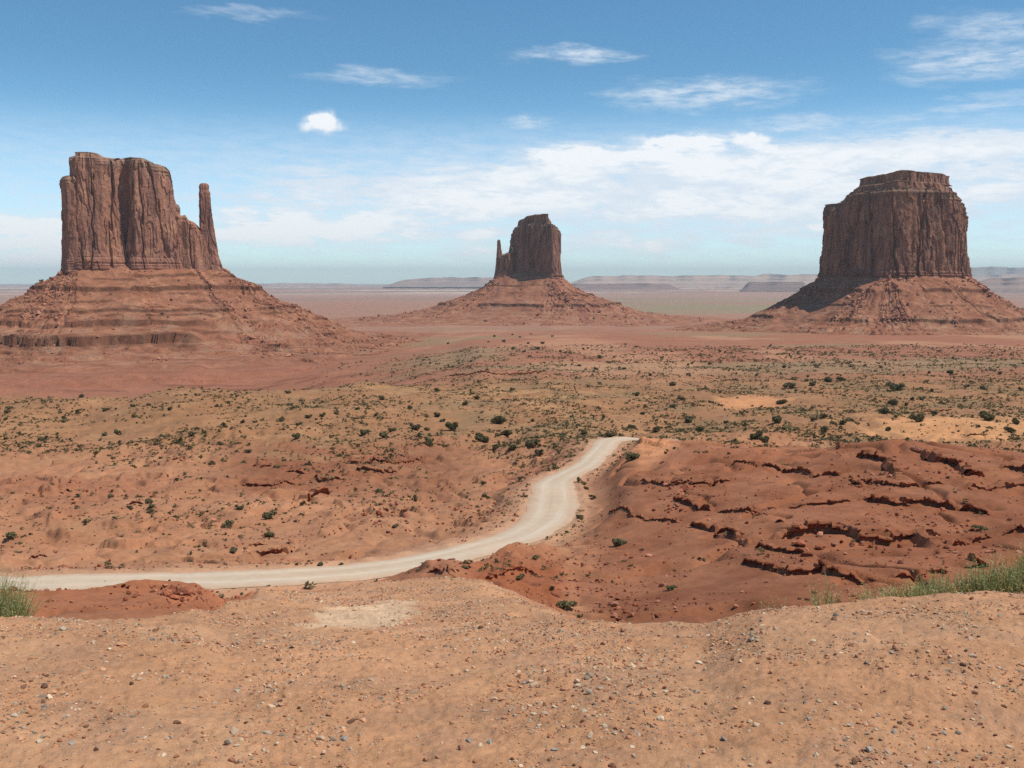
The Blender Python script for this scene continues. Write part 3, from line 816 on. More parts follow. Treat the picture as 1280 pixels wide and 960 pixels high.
# ------------------------------------------------------------------ buttes
class Frame:
    """local frame of a butte: x to the right across the line of sight, y away; pixels turn into metres at its depth"""
    def __init__(self, u, depth):
        self.u, self.d = u, depth
        a, _ = ray(u, 350)
        self.c = np.array((a * depth, depth))
        th = math.atan(a)
        self.e1, self.e2 = np.array((math.cos(th), -math.sin(th))), np.array((math.sin(th), math.cos(th)))
        self.k = depth * math.cos(th) / F

    def world(self, x, y, z):
        p = self.c + np.asarray(x)[..., None] * self.e1 + np.asarray(y)[..., None] * self.e2
        return np.concatenate([p, np.asarray(z)[..., None]], -1)

    def z(self, v):
        return ray(640, 0)[1] * 0 + np.vectorize(lambda q: ray(640, q)[1])(np.asarray(v, float)) * self.d


def resample(poly, n, smooth=2):
    p = np.array(poly + poly[:1], float)
    c = np.concatenate([[0], np.cumsum(np.linalg.norm(np.diff(p, axis=0), axis=1))])
    s_ = np.linspace(0, c[-1], n, endpoint=False)
    q = np.stack([np.interp(s_, c, p[:, k]) for k in range(2)], -1)
    for _ in range(smooth):
        q = 0.25 * np.roll(q, 1, 0) + 0.5 * q + 0.25 * np.roll(q, -1, 0)
    return q, s_


ROCK_A, ROCK_B, ROCK_C = np.array((0.315, 0.155, 0.108)), np.array((0.155, 0.076, 0.06)), np.array((0.36, 0.175, 0.11))


def rock_tower(name, fr, parent, poly, top, v_base, seed, n=900, m=170, taper=4.0, flare=6.0, amp=1.0, edge_drop=3.0, bed=1.0, top_tone=(0.30, 0.20, 0.14), label=None, smooth=2, round_top=0.05, cut=None, fs=1.0, dark=1.0):
    q, s_ = resample([(x * fr.k, y * fr.k) for x, y in poly], n, smooth)
    s_ = s_ + seed * 100
    tg = np.roll(q, -1, 0) - np.roll(q, 1, 0)
    tg /= np.linalg.norm(tg, axis=1)[:, None]
    nr = np.stack([tg[:, 1], -tg[:, 0]], -1)
    ctr = q.mean(0)
    if ((q - ctr) * nr).sum() < 0:
        nr = -nr
    tu, tvv = np.array(top, float).T
    topz = lambda x: np.interp(x / fr.k + fr.u, tu, fr.z(tvv))
    zb = float(fr.z(v_base))
    rim = topz(q[:, 0]) - edge_drop * (0.6 + 0.8 * np.abs(perlin(s_ / 25, s_ * 0 + 2)))
    H = float(np.max(rim) - zb)
    t = np.linspace(0, 1, m)[:, None]
    S = np.repeat(s_[None], m, 0)
    zz = zb + t * (rim[None] - zb)
    zr = zz / fs
    S = S / fs
    amp = amp * fs
    disp = amp * (3.4 * fbm(S / 44 + 0.25 * perlin(S / 12, zr / 40), zr / 260 + seed, 2)
                  + 0.7 * fbm(S / 15, zr / 60 + 5, 3) + 0.42 * fbm(S / 4.5, zr / 7, 3))
    # joint cracks
    c1 = 1 - np.abs(perlin(S / 38 + 0.10 * perlin(S / 5, zr / 22), zr / 320 + seed * 3))
    c2 = 1 - np.abs(perlin(S / 19 + 3.3 + 0.12 * perlin(S / 4, zr / 14), zr / 110 + seed))
    disp -= amp * (5.0 * sstep(c1, 0.92, 1.0) + 2.4 * sstep(c2, 0.93, 1.0) * sstep(perlin(S / 34, zr / 45 + 2), 0.0, 0.35))
    # spalled slabs and pillars: stepped offsets with crisp edges
    sl = fbm(S / 24 + 7, zr / 85 + seed, 3, 0.45)
    disp += amp * 3.6 * np.floor(sl * 2.6) / 2.6
    sl2 = fbm(S / 9 + 70, zr / 24 + seed, 2)
    disp += amp * 0.7 * np.floor(sl2 * 3) / 3
    # bedding near the foot and near the rim
    low = 1 - sstep(t, 0.10, 0.17)
    high = sstep(t, 0.88, 0.96)
    bedn = perlin(zr / 3.4 + 0.15 * perlin(S / 30, zr / 9), zr * 0 + seed)
    disp += bed * amp * (low * (1.4 * np.sign(bedn) * np.abs(bedn) ** 0.5 + 1.2) + high * 1.1 * np.sign(bedn) * np.abs(bedn) ** 0.6)
    off = flare * (1 - t) ** 3 - taper * t + disp - (sstep(t, 1 - round_top, 1.0) ** 2) * 2.5
    if cut is not None:
        off = off + cut(q[None, :, 0] / fr.k + fr.u, q[None, :, 1] / fr.k, zz, t)
    X = q[None, :, 0] + nr[None, :, 0] * off
    Yl = q[None, :, 1] + nr[None, :, 1] * off
    # top
    ks = np.linspace(0, 1, 26)[1:, None]
    tx = X[-1][None] * (1 - ks) + ctr[0] * ks
    ty = Yl[-1][None] * (1 - ks) + ctr[1] * ks
    fill = sstep(ks, 0.0, 0.45)
    tz = zz[-1][None] * (1 - fill) + topz(tx) * fill + amp * 0.8 * fbm(tx / 14, ty / 14, 3) * sstep(ks, 0, 0.1)
    X, Yl, ZZ = np.concatenate([X, tx]), np.concatenate([Yl, ty]), np.concatenate([zz, tz])
    tone = fbm(S / 26, zr / 210 + 9, 4)
    colr = ROCK_A + (ROCK_C - ROCK_A) * np.clip(0.2 + tone, 0, 1)[..., None]
    varn = sstep(fbm(S / 11 + 20, zr / 120 + seed, 4), 0.02, 0.4)
    colr = colr * (1 - 0.6 * varn[..., None]) + ROCK_B * 0.6 * varn[..., None]
    fresh = sstep(fbm(S / 20 + 90, zr / 34 + seed, 3), 0.48, 0.62)
    colr = colr * (1 - 0.55 * fresh[..., None]) + np.array((0.46, 0.25, 0.15)) * 0.55 * fresh[..., None]
    colr = colr * (1 - (0.5 * low)[..., None]) + np.array((0.27, 0.115, 0.078)) * (0.5 * low)[..., None]
    hb = (high * 0.5)[..., None]
    colr = colr * (1 - hb) + np.array(top_tone) * 0.8 * hb
    tc_ = np.tile(np.array(top_tone), tx.shape + (1,)) * (1 + 0.25 * fbm(tx / 9, ty / 9, 3))[..., None]
    colr = np.concatenate([colr, tc_])
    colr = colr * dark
    me = mesh_np(name, fr.world(X, Yl, ZZ).reshape(-1, 3), grid_faces(X.shape[0], n, True), MAT_CLIFF, colr.reshape(-1, 3))
    return link(name, me, parent, label=label)


def spire(name, fr, parent, levels, seed, y0=0.0, depth=0.9, n=150, m=150, label=None):
    lv = np.array(levels, float)
    v = np.linspace(lv[0, 0], lv[-1, 0], m)
    uL, uR = np.interp(v, lv[:, 0], lv[:, 1]), np.interp(v, lv[:, 0], lv[:, 2])
    z = fr.z(v)[:, None]
    th = np.linspace(0, 2 * np.pi, n, endpoint=False)[None] + math.pi / 2
    cx, hw = ((uL + uR) / 2 - fr.u)[:, None] * fr.k, ((uR - uL) / 2)[:, None] * fr.k
    sq = 1 / np.maximum(np.abs(np.cos(th)) ** 5 + np.abs(np.sin(th)) ** 5, 0.2) ** 0.2
    S = th * hw.mean()
    dis = 1 + 0.10 * fbm(th * 1.4 + seed, z / 30, 3) + 0.06 * fbm(th * 3 + seed, z / 7, 3) - 0.14 * sstep(1 - np.abs(perlin(th * 1.3 + seed, z / 50)), 0.85, 1)
    edge = np.ones((m, 1))
    edge[0], edge[1], edge[2] = 0.5, 0.8, 0.94
    X = cx + hw * np.cos(th) * sq * dis * edge
    Yl = y0 * fr.k + hw * depth * np.sin(th) * sq * dis * edge
    ZZ = z + 0 * th
    X = np.concatenate([cx[:1] + 0 * th, X])
    Yl = np.concatenate([y0 * fr.k + 0 * th, Yl])
    ZZ = np.concatenate([ZZ[:1], ZZ])
    tone = fbm(np.repeat(th, m + 1, 0) * 2, ZZ / 60, 4)
    colr = ROCK_A + (ROCK_B - ROCK_A) * np.clip(0.3 + tone, 0, 1)[..., None]
    fc = grid_faces(m + 1, n, True)[:, ::-1]
    return link(name, mesh_np(name, fr.world(X, Yl, ZZ).reshape(-1, 3), fc, MAT_CLIFF, colr.reshape(-1, 3)), parent, label=label)


def talus(fr, parent, polys, v_base, prof_px, ledges, seed, reach, tone=(0.262, 0.108, 0.062), tone2=(0.325, 0.15, 0.088), outer=(0.345, 0.155, 0.085), n=1100, boulders=900, apron_steps=True, minor=0.0, gain_side=None):
    pts = np.concatenate([np.array(p, float) for p in polys]) * fr.k
    ctr = np.array((0.5 * (pts[:, 0].min() + pts[:, 0].max()), 0.5 * (pts[:, 1].min() + pts[:, 1].max())))
    th = np.linspace(0, 2 * np.pi, n, endpoint=False)
    dirs = np.stack([np.cos(th), np.sin(th)], -1)
    sup = ((pts - ctr) @ dirs.T).max(0)                       # support function of the footprint
    dsup = np.gradient(np.concatenate([sup[-3:], sup, sup[:3]]))[3:-3] / (th[1] - th[0])
    bx = ctr[0] + sup * np.cos(th) - dsup * np.sin(th)
    by = ctr[1] + sup * np.sin(th) + dsup * np.cos(th)
    for _ in range(60):
        bx = 0.25 * np.roll(bx, 1) + 0.5 * bx + 0.25 * np.roll(bx, -1)
        by = 0.25 * np.roll(by, 1) + 0.5 * by + 0.25 * np.roll(by, -1)
    d = np.concatenate([[-22, -10], np.linspace(-4, 130, 150), np.linspace(131, reach, 170)])[:, None]
    D = d + 0 * th[None]
    X, Yl = bx[None] + D * dirs[None, :, 0], by[None] + D * dirs[None, :, 1]
    W = fr.world(X, Yl, 0 * X)
    wx, wy = W[..., 0], W[..., 1]
    pp = np.array(prof_px, float) * fr.k
    zb = float(fr.z(v_base))
    Dn = D + 14 * fbm(wx / 95 + seed, wy / 95, 3) * sstep(D, 0, 60)
    drop = np.interp(Dn, pp[:, 0], pp[:, 1])
    drop = np.where(Dn < 0, Dn * 0.7, drop)
    sl = sstep(D, 5, 50)
    zz = zb - drop
    gully = 1 - np.abs(perlin(th[None] * 11 + 0.6 * perlin(wx / 40, wy / 40) + seed, D / 160))
    zz = zz - 2.0 * sstep(gully, 0.6, 1.0) * sstep(D, 8, 60) * (1 - sstep(D, 150, 260)) + (1.7 * fbm(wx / 22, wy / 22, 4) + 1.0 * fbm(wx / 7, wy / 7, 3)) * (0.35 + 0.65 * (1 - sstep(D, 180, 330)))
    zu = zz + 2.0 * perlin(wx / 60, wy / 60 + seed)
    add = np.zeros_like(zz)
    cliff = np.zeros_like(zz)
    ledges = ledges + [(lv_, minor, 8, -0.18) for lv_ in np.arange(zb - 130, zb - 8, 9.5) if minor]
    for lev, h, wd, cov, *span in ledges:
        rag = 1.6 * fbm(th[None] * 30 + lev, D / 60, 3)
        x = zu - lev + rag
        pres = sstep(fbm(th[None] * 5 + lev * 0.37 + seed, D * 0, 3), -cov - 0.12, -cov + 0.12)
        if span:
            pres = pres * sstep(X / fr.k, span[0] - 15, span[0]) * (1 - sstep(X / fr.k, span[1], span[1] + 25))
        hh = h * pres
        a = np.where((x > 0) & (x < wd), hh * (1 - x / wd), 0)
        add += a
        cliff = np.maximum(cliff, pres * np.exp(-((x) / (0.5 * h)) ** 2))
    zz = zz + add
    if apron_steps:
        per = 5.0 * fr.d / 1700
        q = (zz + 0.8 * perlin(wx / 120, wy / 120)) / per
        frc = q - np.floor(q)
        zz = zz + (sstep(frc, 0.72, 0.98) - frc) * per * (0.8 if minor else 0.35) * sstep(D, 110, 190) * sstep(fbm(wx / 150, wy / 60, 3), -0.35, 0.1)
    n2_ = fbm(wx / 30, wy / 30, 4)
    colr = np.array(tone) + (np.array(tone2) - np.array(tone)) * np.clip(0.5 + n2_, 0, 1)[..., None]
    strat = perlin(zz / 6.5 + 0.3 * perlin(wx / 80, wy / 80), zz * 0 + seed)
    colr = colr * (1 + 0.09 * strat + 0.26 * fbm(wx / 8, wy / 8, 4))[..., None]
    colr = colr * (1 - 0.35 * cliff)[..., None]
    gl = (0.35 * sstep(n2_, 0.1, 0.5) * sstep(D, 60, 160))[..., None]
    colr = colr * (1 - gl) + np.array((0.33, 0.20, 0.13)) * gl
    if minor:
        fr_ = wy / 40.0 + 0.6 * fbm(wx / 300 + 2, wy / 140, 4)
        fr_ = fr_ - np.floor(fr_)
        ln_ = ((1 - sstep(fr_, 0.06, 0.2)) * sstep(fr_, 0.0, 0.04) * sstep(D, 150, 230) * sstep(fbm(wx / 110 + 8, wy / 60, 3), -0.25, 0.2))[..., None]
        colr = colr * (1 - 0.5 * ln_)
    ob = sstep(D, reach * 0.55, reach * 0.97)[..., None]
    colr = colr * (1 - ob) + np.array(outer) * ob
    zz = zz - 14 * sstep(D, reach * 0.86, reach)
    P3 = np.stack([wx, wy, zz], -1)
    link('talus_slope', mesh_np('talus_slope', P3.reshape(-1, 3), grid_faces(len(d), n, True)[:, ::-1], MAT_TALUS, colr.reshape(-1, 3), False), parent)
    r_ = np.random.RandomState(int(seed * 10))
    ii, jj = r_.randint(4, int(len(d) * 0.75), boulders * 5), r_.randint(0, n, boulders * 5)
    front = (wy[ii, jj] < fr.d + 60) & (r_.rand(len(ii)) < np.clip(0.35 + fbm(wx[ii, jj] / 50, wy[ii, jj] / 50, 3), 0.03, 1))
    ii, jj = ii[front][:boulders], jj[front][:boulders]
    sz = np.clip(np.exp(r_.normal(0.35, 0.5, len(ii))), 0.5, 5.0) * fr.d / 1700
    cc = np.array((0.30, 0.135, 0.088)) * r_.uniform(0.7, 1.7, (len(ii), 1))
    link('scree', scatter_mesh('scree', P3[ii, jj], sz, cc, MAT_BOULDER, [stone_shape(ICO0, r_, 0.5) for _ in range(6)], r_, (0.5, 0.9)), parent, kind='stuff')


def butte(name, fr, label):
    o = bpy.data.objects.new(name, None)
    COL.objects.link(o)
    o['label'], o['category'], o['group'] = label, 'butte', 'three red sandstone buttes rising from the valley'
    o.empty_display_size = 50
    return o


# left butte with a slender thumb
fw = Frame(180, 1500)
bw = butte('sandstone_butte', fw, 'broad flat-topped butte with a slender free-standing spire on its right, largest talus')
W_MAIN = [(0, 40), (-40, 36), (-72, 28), (-84, 10), (-87, -14), (-85, -34), (-76, -46), (-60, -45), (-44, -41), (-29, -38), (-25, -29), (-22, -20), (-19, -19), (-16, -28), (-13, -39), (-8, -43), (8, -40), (28, -33), (44, -24), (49, -8), (46, 16), (28, 34)]


def cut_w(u, y, z, t):
    # a deep vertical slot splits the face
    return 3.0 * np.exp(-((u - 160) / 6.0) ** 2) * (y < -3) * (1 - sstep(z, float(fw.z(300)) - 20, float(fw.z(300))))


W_PIL = [(-80, 6), (-94, 2), (-97, -16), (-95, -34), (-87, -45), (-78, -47), (-70, -44), (-70, -6)]
rock_tower('shoulder_pillar', fw, bw, W_PIL, [(78, 228), (84, 226), (98, 225), (104, 226), (108, 230)], 342, 2.2, n=420, m=150, taper=2.0, flare=3.0, amp=0.6, edge_drop=1.5, smooth=2)
rock_tower('rock_tower', fw, bw, W_MAIN, [(70, 206), (88, 203), (97, 199), (107, 195), (118, 194.5), (130, 197), (136, 201), (150, 202), (160, 199), (185, 200), (198, 204), (214, 208), (219, 212), (223, 240), (230, 262)],
           342, 1.3, n=1200, m=190, taper=4.0, flare=4.0, amp=1.0, edge_drop=3.0, cut=cut_w, smooth=1)
W_BUT = [(62, 26), (40, 22), (28, 0), (32, -22), (52, -28), (66, -30), (78, -24), (86, -10), (86, 8), (78, 20)]
rock_tower('buttress', fw, bw, W_BUT, [(205, 256), (222, 264), (228, 270), (234, 268), (238, 275), (246, 278), (254, 285), (262, 297), (270, 312)], 350, 4.1, n=420, m=110, taper=3.0, flare=5.0, amp=0.75, edge_drop=4.0, smooth=1, top_tone=(0.36, 0.17, 0.10))
spire('thumb_spire', fw, bw, [(227.5, 253.5, 264.5), (233, 252.5, 265), (236, 253, 264.5), (240, 252.5, 266.5), (262, 252.5, 267.5), (284, 252, 269.5), (300, 252.5, 272), (318, 254, 274), (334, 252, 279), (352, 246, 287)], 3.0, -10, 1.0)
talus(fw, bw, [W_MAIN, W_BUT, [(100, -12), (100, 6)]], 337, [(0, 0), (20, 12), (65, 37), (120, 62), (165, 82), (210, 92), (300, 98), (430, 103)],
      [(5, 2.5, 12, 0.0), (-14, 5.0, 16, 0.25), (-42, 3.0, 12, 0.1), (-58, 4.5, 16, 0.25, -300, 60), (-78, 10.0, 20, 0.75, -300, 45)], 2.1, 500, boulders=4200, minor=1.8, outer=(0.31, 0.125, 0.075))

# middle butte with a small thumb on its left
fe = Frame(665, 2600)
be = butte('sandstone_butte', fe, 'smallest, most distant butte between the other two, dark face with tiny thumb on left')
E_MAIN = [(6, 32), (-16, 28), (-27, 16), (-30, 4), (-26, -4), (-10, -15), (10, -28), (24, -38), (29, -32), (36, -12), (38, 6), (34, 22), (22, 30)]
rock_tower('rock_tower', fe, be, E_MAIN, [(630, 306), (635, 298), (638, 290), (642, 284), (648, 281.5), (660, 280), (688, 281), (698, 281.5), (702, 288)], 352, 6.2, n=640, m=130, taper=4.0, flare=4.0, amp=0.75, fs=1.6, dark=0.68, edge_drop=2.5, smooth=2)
E_CAP = [(4, 18), (-14, 14), (-19, 6), (-16, -2), (2, -14), (19, -24), (24, -12), (24, 8), (16, 16)]
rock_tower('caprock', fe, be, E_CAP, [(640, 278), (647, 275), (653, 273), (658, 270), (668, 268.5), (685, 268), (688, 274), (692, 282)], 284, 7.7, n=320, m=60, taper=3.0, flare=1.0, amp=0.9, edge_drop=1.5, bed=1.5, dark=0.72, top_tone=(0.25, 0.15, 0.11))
E_BUT = [(-30, 12), (-40, 10), (-45, 0), (-43, -12), (-32, -16), (-22, -14), (-20, 6)]
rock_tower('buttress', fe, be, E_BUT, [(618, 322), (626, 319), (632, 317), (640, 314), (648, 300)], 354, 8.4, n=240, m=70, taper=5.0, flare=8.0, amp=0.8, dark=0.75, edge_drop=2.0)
spire('thumb_spire', fe, be, [(299.5, 622.2, 625.6), (304, 621.8, 626), (310, 621.6, 626.6), (318, 621, 628), (330, 620.4, 630), (352, 617, 634)], 5.0, -2, 1.0, n=90, m=90)
talus(fe, be, [E_MAIN, E_BUT], 346, [(0, 0), (12, 11), (30, 21), (60, 33), (95, 43), (140, 49), (200, 53), (300, 57)],
      [(-14, 2.5, 14, -0.1), (-38, 3.0, 14, -0.1), (-62, 5.0, 20, 0.1)], 5.3, 560, boulders=1100, tone=(0.265, 0.11, 0.068), outer=(0.34, 0.165, 0.105))

# right butte, a broad block with stepped cap
fm = Frame(1118, 1900)
bm_ = butte('sandstone_butte', fm, 'massive square block butte with stepped caprock and no spire, left face in shadow')
M_MAIN = [(0, 82), (-50, 72), (-82, 44), (-93, 8), (-90, -10), (-80, -24), (-46, -54), (-14, -84), (-6, -86), (22, -74), (55, -54), (82, -24), (92, 10), (80, 46), (50, 72)]
rock_tower('rock_tower', fm, bm_, M_MAIN, [(1020, 253), (1042, 251), (1048, 250), (1051, 244), (1062, 240), (1110, 238), (1170, 239), (1188, 243), (1196, 248), (1204, 256), (1212, 270)], 356, 9.6, n=1200, m=190, taper=4.0, flare=4.0, amp=1.25, fs=1.3, dark=0.76, edge_drop=5.0, smooth=2, round_top=0.09)
sc_ = lambda f, dx=0, dy=0: [(x * f + dx, y * f + dy) for x, y in M_MAIN]
rock_tower('caprock', fm, bm_, sc_(0.765, 3), [(1040, 246), (1048, 243), (1056, 237), (1070, 232), (1120, 229), (1165, 231), (1185, 236), (1194, 241)], 250, 11.2, n=700, m=60, taper=5.0, flare=4.0, amp=0.9, edge_drop=2.5, bed=2.4, dark=0.85, top_tone=(0.29, 0.18, 0.12))
rock_tower('summit_cap', fm, bm_, sc_(0.585, 6), [(1060, 226), (1070, 221), (1080, 219.5), (1100, 219), (1125, 216), (1150, 218), (1175, 219), (1180, 223)], 234, 12.9, n=520, m=60, taper=1.0, flare=2.0, amp=0.9, edge_drop=1.5, bed=2.4, dark=0.85, top_tone=(0.29, 0.18, 0.12))
talus(fm, bm_, [M_MAIN], 346, [(0, 0), (18, 12), (40, 27), (75, 47), (100, 57), (160, 68), (230, 75), (320, 80)],
      [(-20, 4.5, 16, 0.0), (-44, 2.0, 12, -0.1), (-68, 4.0, 16, 0.2)], 7.9, 470, boulders=2200)

# ------------------------------------------------------------------ far mesas along the skyline
MAT_MESA = soil_material('mesa_rock', [(0.0006, 0.5), (0.003, 0.6), (0.012, 0.6)], 0.8, 20.0, bump_scale=0.006)


def far_mesa(u0, u1, depth, v_top, v_foot, seed, thick=2500.0, rough=1.0, tone=(0.30, 0.20, 0.165), fade=30):
    n = 420
    u = np.linspace(u0, u1, n)
    a = np.array([ray(x, 350)[0] for x in u])
    ends = sstep(u, u0, u0 + fade) * (1 - sstep(u, u1 - fade, u1))
    zf = ray(640, v_foot)[1] * depth - 40
    zt = ray(640, v_top)[1] * depth
    h = (zt - zf) * (0.78 + 0.16 * fbm(u / 60 + seed, u * 0, 4) * rough) * ends
    fronts = [(-1.6, 0.0), (-0.9, 0.22), (-0.55, 0.40), (-0.30, 0.55), (-0.26, 0.72), (-0.12, 0.80), (-0.08, 1.0), (0.6, 1.0), (1.4, 0.9), (2.0, 0.0)]
    V = np.empty((len(fronts), n, 3))
    cc = np.empty((len(fronts), n, 3))
    for k, (fd, fh) in enumerate(fronts):
        y = depth + thick * (fd + 0.30 * fbm(u / 45 + seed * 2, u * 0 + (0 if k < 9 else 3), 2))
        V[k] = np.stack([a * y, y, zf + h * fh + (zt - zf) * 0.02 * perlin(u / 12 + k, u * 0)], -1)
        cc[k] = np.array(tone) * (1 + 0.30 * 0.6 * math.sin(k * 2.4 + seed) + 0.12 * perlin(u / 40 + k * 3, u * 0 + seed))[:, None]
    link('hills', mesh_np('hills', V.reshape(-1, 3), grid_faces(len(fronts), n), MAT_MESA, cc.reshape(-1, 3)), kind='structure')


far_mesa(480, 660, 21000, 344.5, 355, 1.0, 1500, 1.0)
far_mesa(690, 1110, 23000, 340.5, 356, 2.7, 2200, 0.6, (0.42, 0.28, 0.21), 60)
far_mesa(900, 1400, 24500, 339.0, 356, 4.4, 2200, 0.6, (0.38, 0.25, 0.20), 60)
far_mesa(1150, 1700, 28500, 328.0, 354, 6.1, 3000, 0.3, (0.25, 0.2, 0.17), 60)
far_mesa(925, 1015, 13500, 349.5, 359, 7.5, 500, 0.5, (0.20, 0.13, 0.11), 12)
far_mesa(1190, 1500, 12000, 342.0, 362, 8.8, 1200, 0.6, (0.28, 0.19, 0.16), 50)
far_mesa(230, 480, 26000, 352.5, 358, 9.9, 1500, 0.8, (0.36, 0.24, 0.2), 60)
far_mesa(-400, 110, 19000, 364.5, 372, 3.9, 1200, 0.5, (0.25, 0.2, 0.17), 40)
far_mesa(690, 860, 15000, 352.0, 360, 12.2, 500, 0.5, (0.24, 0.15, 0.13), 30)


# ------------------------------------------------------------------ plants
def blades(cnt, spread, hmin, hmax, width, rs, lean=0.35, leaflets=0):
    V, Fc = [], []
    for _ in range(cnt):
        r = spread * math.sqrt(rs.rand())
        a = rs.rand() * 6.283
        base = np.array((r * math.cos(a), r * math.sin(a), -0.02))
        h = rs.uniform(hmin, hmax) * (1 - 0.4 * r / max(spread, 1e-6))
        ld = rs.rand() * 6.283
        ln = np.array((math.cos(ld), math.sin(ld), 0)) * lean * h * rs.rand() + np.array((base[0], base[1], 0)) * 0.5
        wd = np.array((math.cos(ld + 1.57), math.sin(ld + 1.57), 0)) * width
        p0, p1, p2 = base, base + ln * 0.35 + np.array((0, 0, h * 0.55)), base + ln + np.array((0, 0, h))
        b = len(V)
        V += [p0 - wd, p0 + wd, p1 + wd * 0.7, p1 - wd * 0.7, p2 + wd * 0.15, p2 - wd * 0.15]
        Fc += [(b, b + 1, b + 2, b + 3), (b + 3, b + 2, b + 4, b + 5)]
        for _k in range(leaflets):
            tt = rs.uniform(0.2, 1.0)
            c = p0 + (p1 - p0) * min(tt / 0.55, 1) + (p2 - p1) * max(0, (tt - 0.55) / 0.45)
            la = rs.rand() * 6.283
            ll = np.array((math.cos(la), math.sin(la), rs.uniform(0.1, 0.9))) * width * rs.uniform(5, 10)
            lw = np.cross(ll, (0, 0, 1))
            lw = lw / (np.linalg.norm(lw) + 1e-9) * width * 1.3
            b = len(V)
            V += [c, c + ll * 0.5 + lw, c + ll, c + ll * 0.5 - lw]
            Fc.append((b, b + 1, b + 2, b + 3))
    return np.array(V), np.array(Fc)


def crown(rs, n, lobes=7, leaf=0.16, squash=0.85):
    """irregular shrub crown of unit radius sitting on z = 0: small leaf faces spread round several lobes"""
    cs = [np.array((rs.normal() * 0.33, rs.normal() * 0.33, rs.uniform(0.35, 1.05))) for _ in range(lobes)]
    rr = [rs.uniform(0.28, 0.52) for _ in range(lobes)]
    V, Fc = [], []
    for _ in range(n):
        k = rs.randint(lobes)
        d = rs.normal(size=3)
        d /= np.linalg.norm(d)
        p = cs[k] + d * rr[k] * rs.uniform(0.55, 1.08)
        p[2] = max(p[2] * squash, 0.02)
        s1 = rs.normal(size=3)
        s1 /= np.linalg.norm(s1)
        s2 = np.cross(s1, d + rs.normal(size=3) * 0.6)
        s2 /= np.linalg.norm(s2) + 1e-9
        L = leaf * rs.uniform(0.6, 1.4)
        b = len(V)
        V += [p - s1 * L, p + s2 * L * 0.7, p + s1 * L, p - s2 * L * 0.7]
        Fc.append((b, b + 1, b + 2, b + 3))
    return np.array(V), np.array(Fc)


rs = np.random.RandomState(5)
MAT_JUNIPER_GREY = leaf_material('grey_juniper_foliage', (0.125, 0.112, 0.062), (0.26, 0.225, 0.13), 1.3)
CROWNS = [mesh_np('crown', *crown(rs, 500 + 90 * q, 4 + q % 5, 0.12 + 0.012 * (q % 4)), mat=MAT_JUNIPER_GREY if q % 3 == 2 else MAT_JUNIPER) for q in range(9)]


def trunk_mesh(rs):
    V, Fc = [], []
    for k in range(4):
        a = k * 1.57 + rs.rand()
        tip = np.array((0.35 * math.cos(a), 0.35 * math.sin(a), 0.6))
        b = len(V)
        for t_, r in ((0, 0.09), (0.5, 0.06), (1, 0.03)):
            for q in range(5):
                th = q * 6.283 / 5
                V.append(tip * np.array((t_ ** 1.3, t_ ** 1.3, t_)) + np.array((r * math.cos(th), r * math.sin(th), -0.08 if t_ == 0 else 0)))
        for lv in range(2):
            for q in range(5):
                Fc.append((b + lv * 5 + q, b + lv * 5 + (q + 1) % 5, b + lv * 5 + 5 + (q + 1) % 5, b + lv * 5 + 5 + q))
    return mesh_np('trunk', np.array(V), np.array(Fc), MAT_BARK)


TRUNK = trunk_mesh(rs)

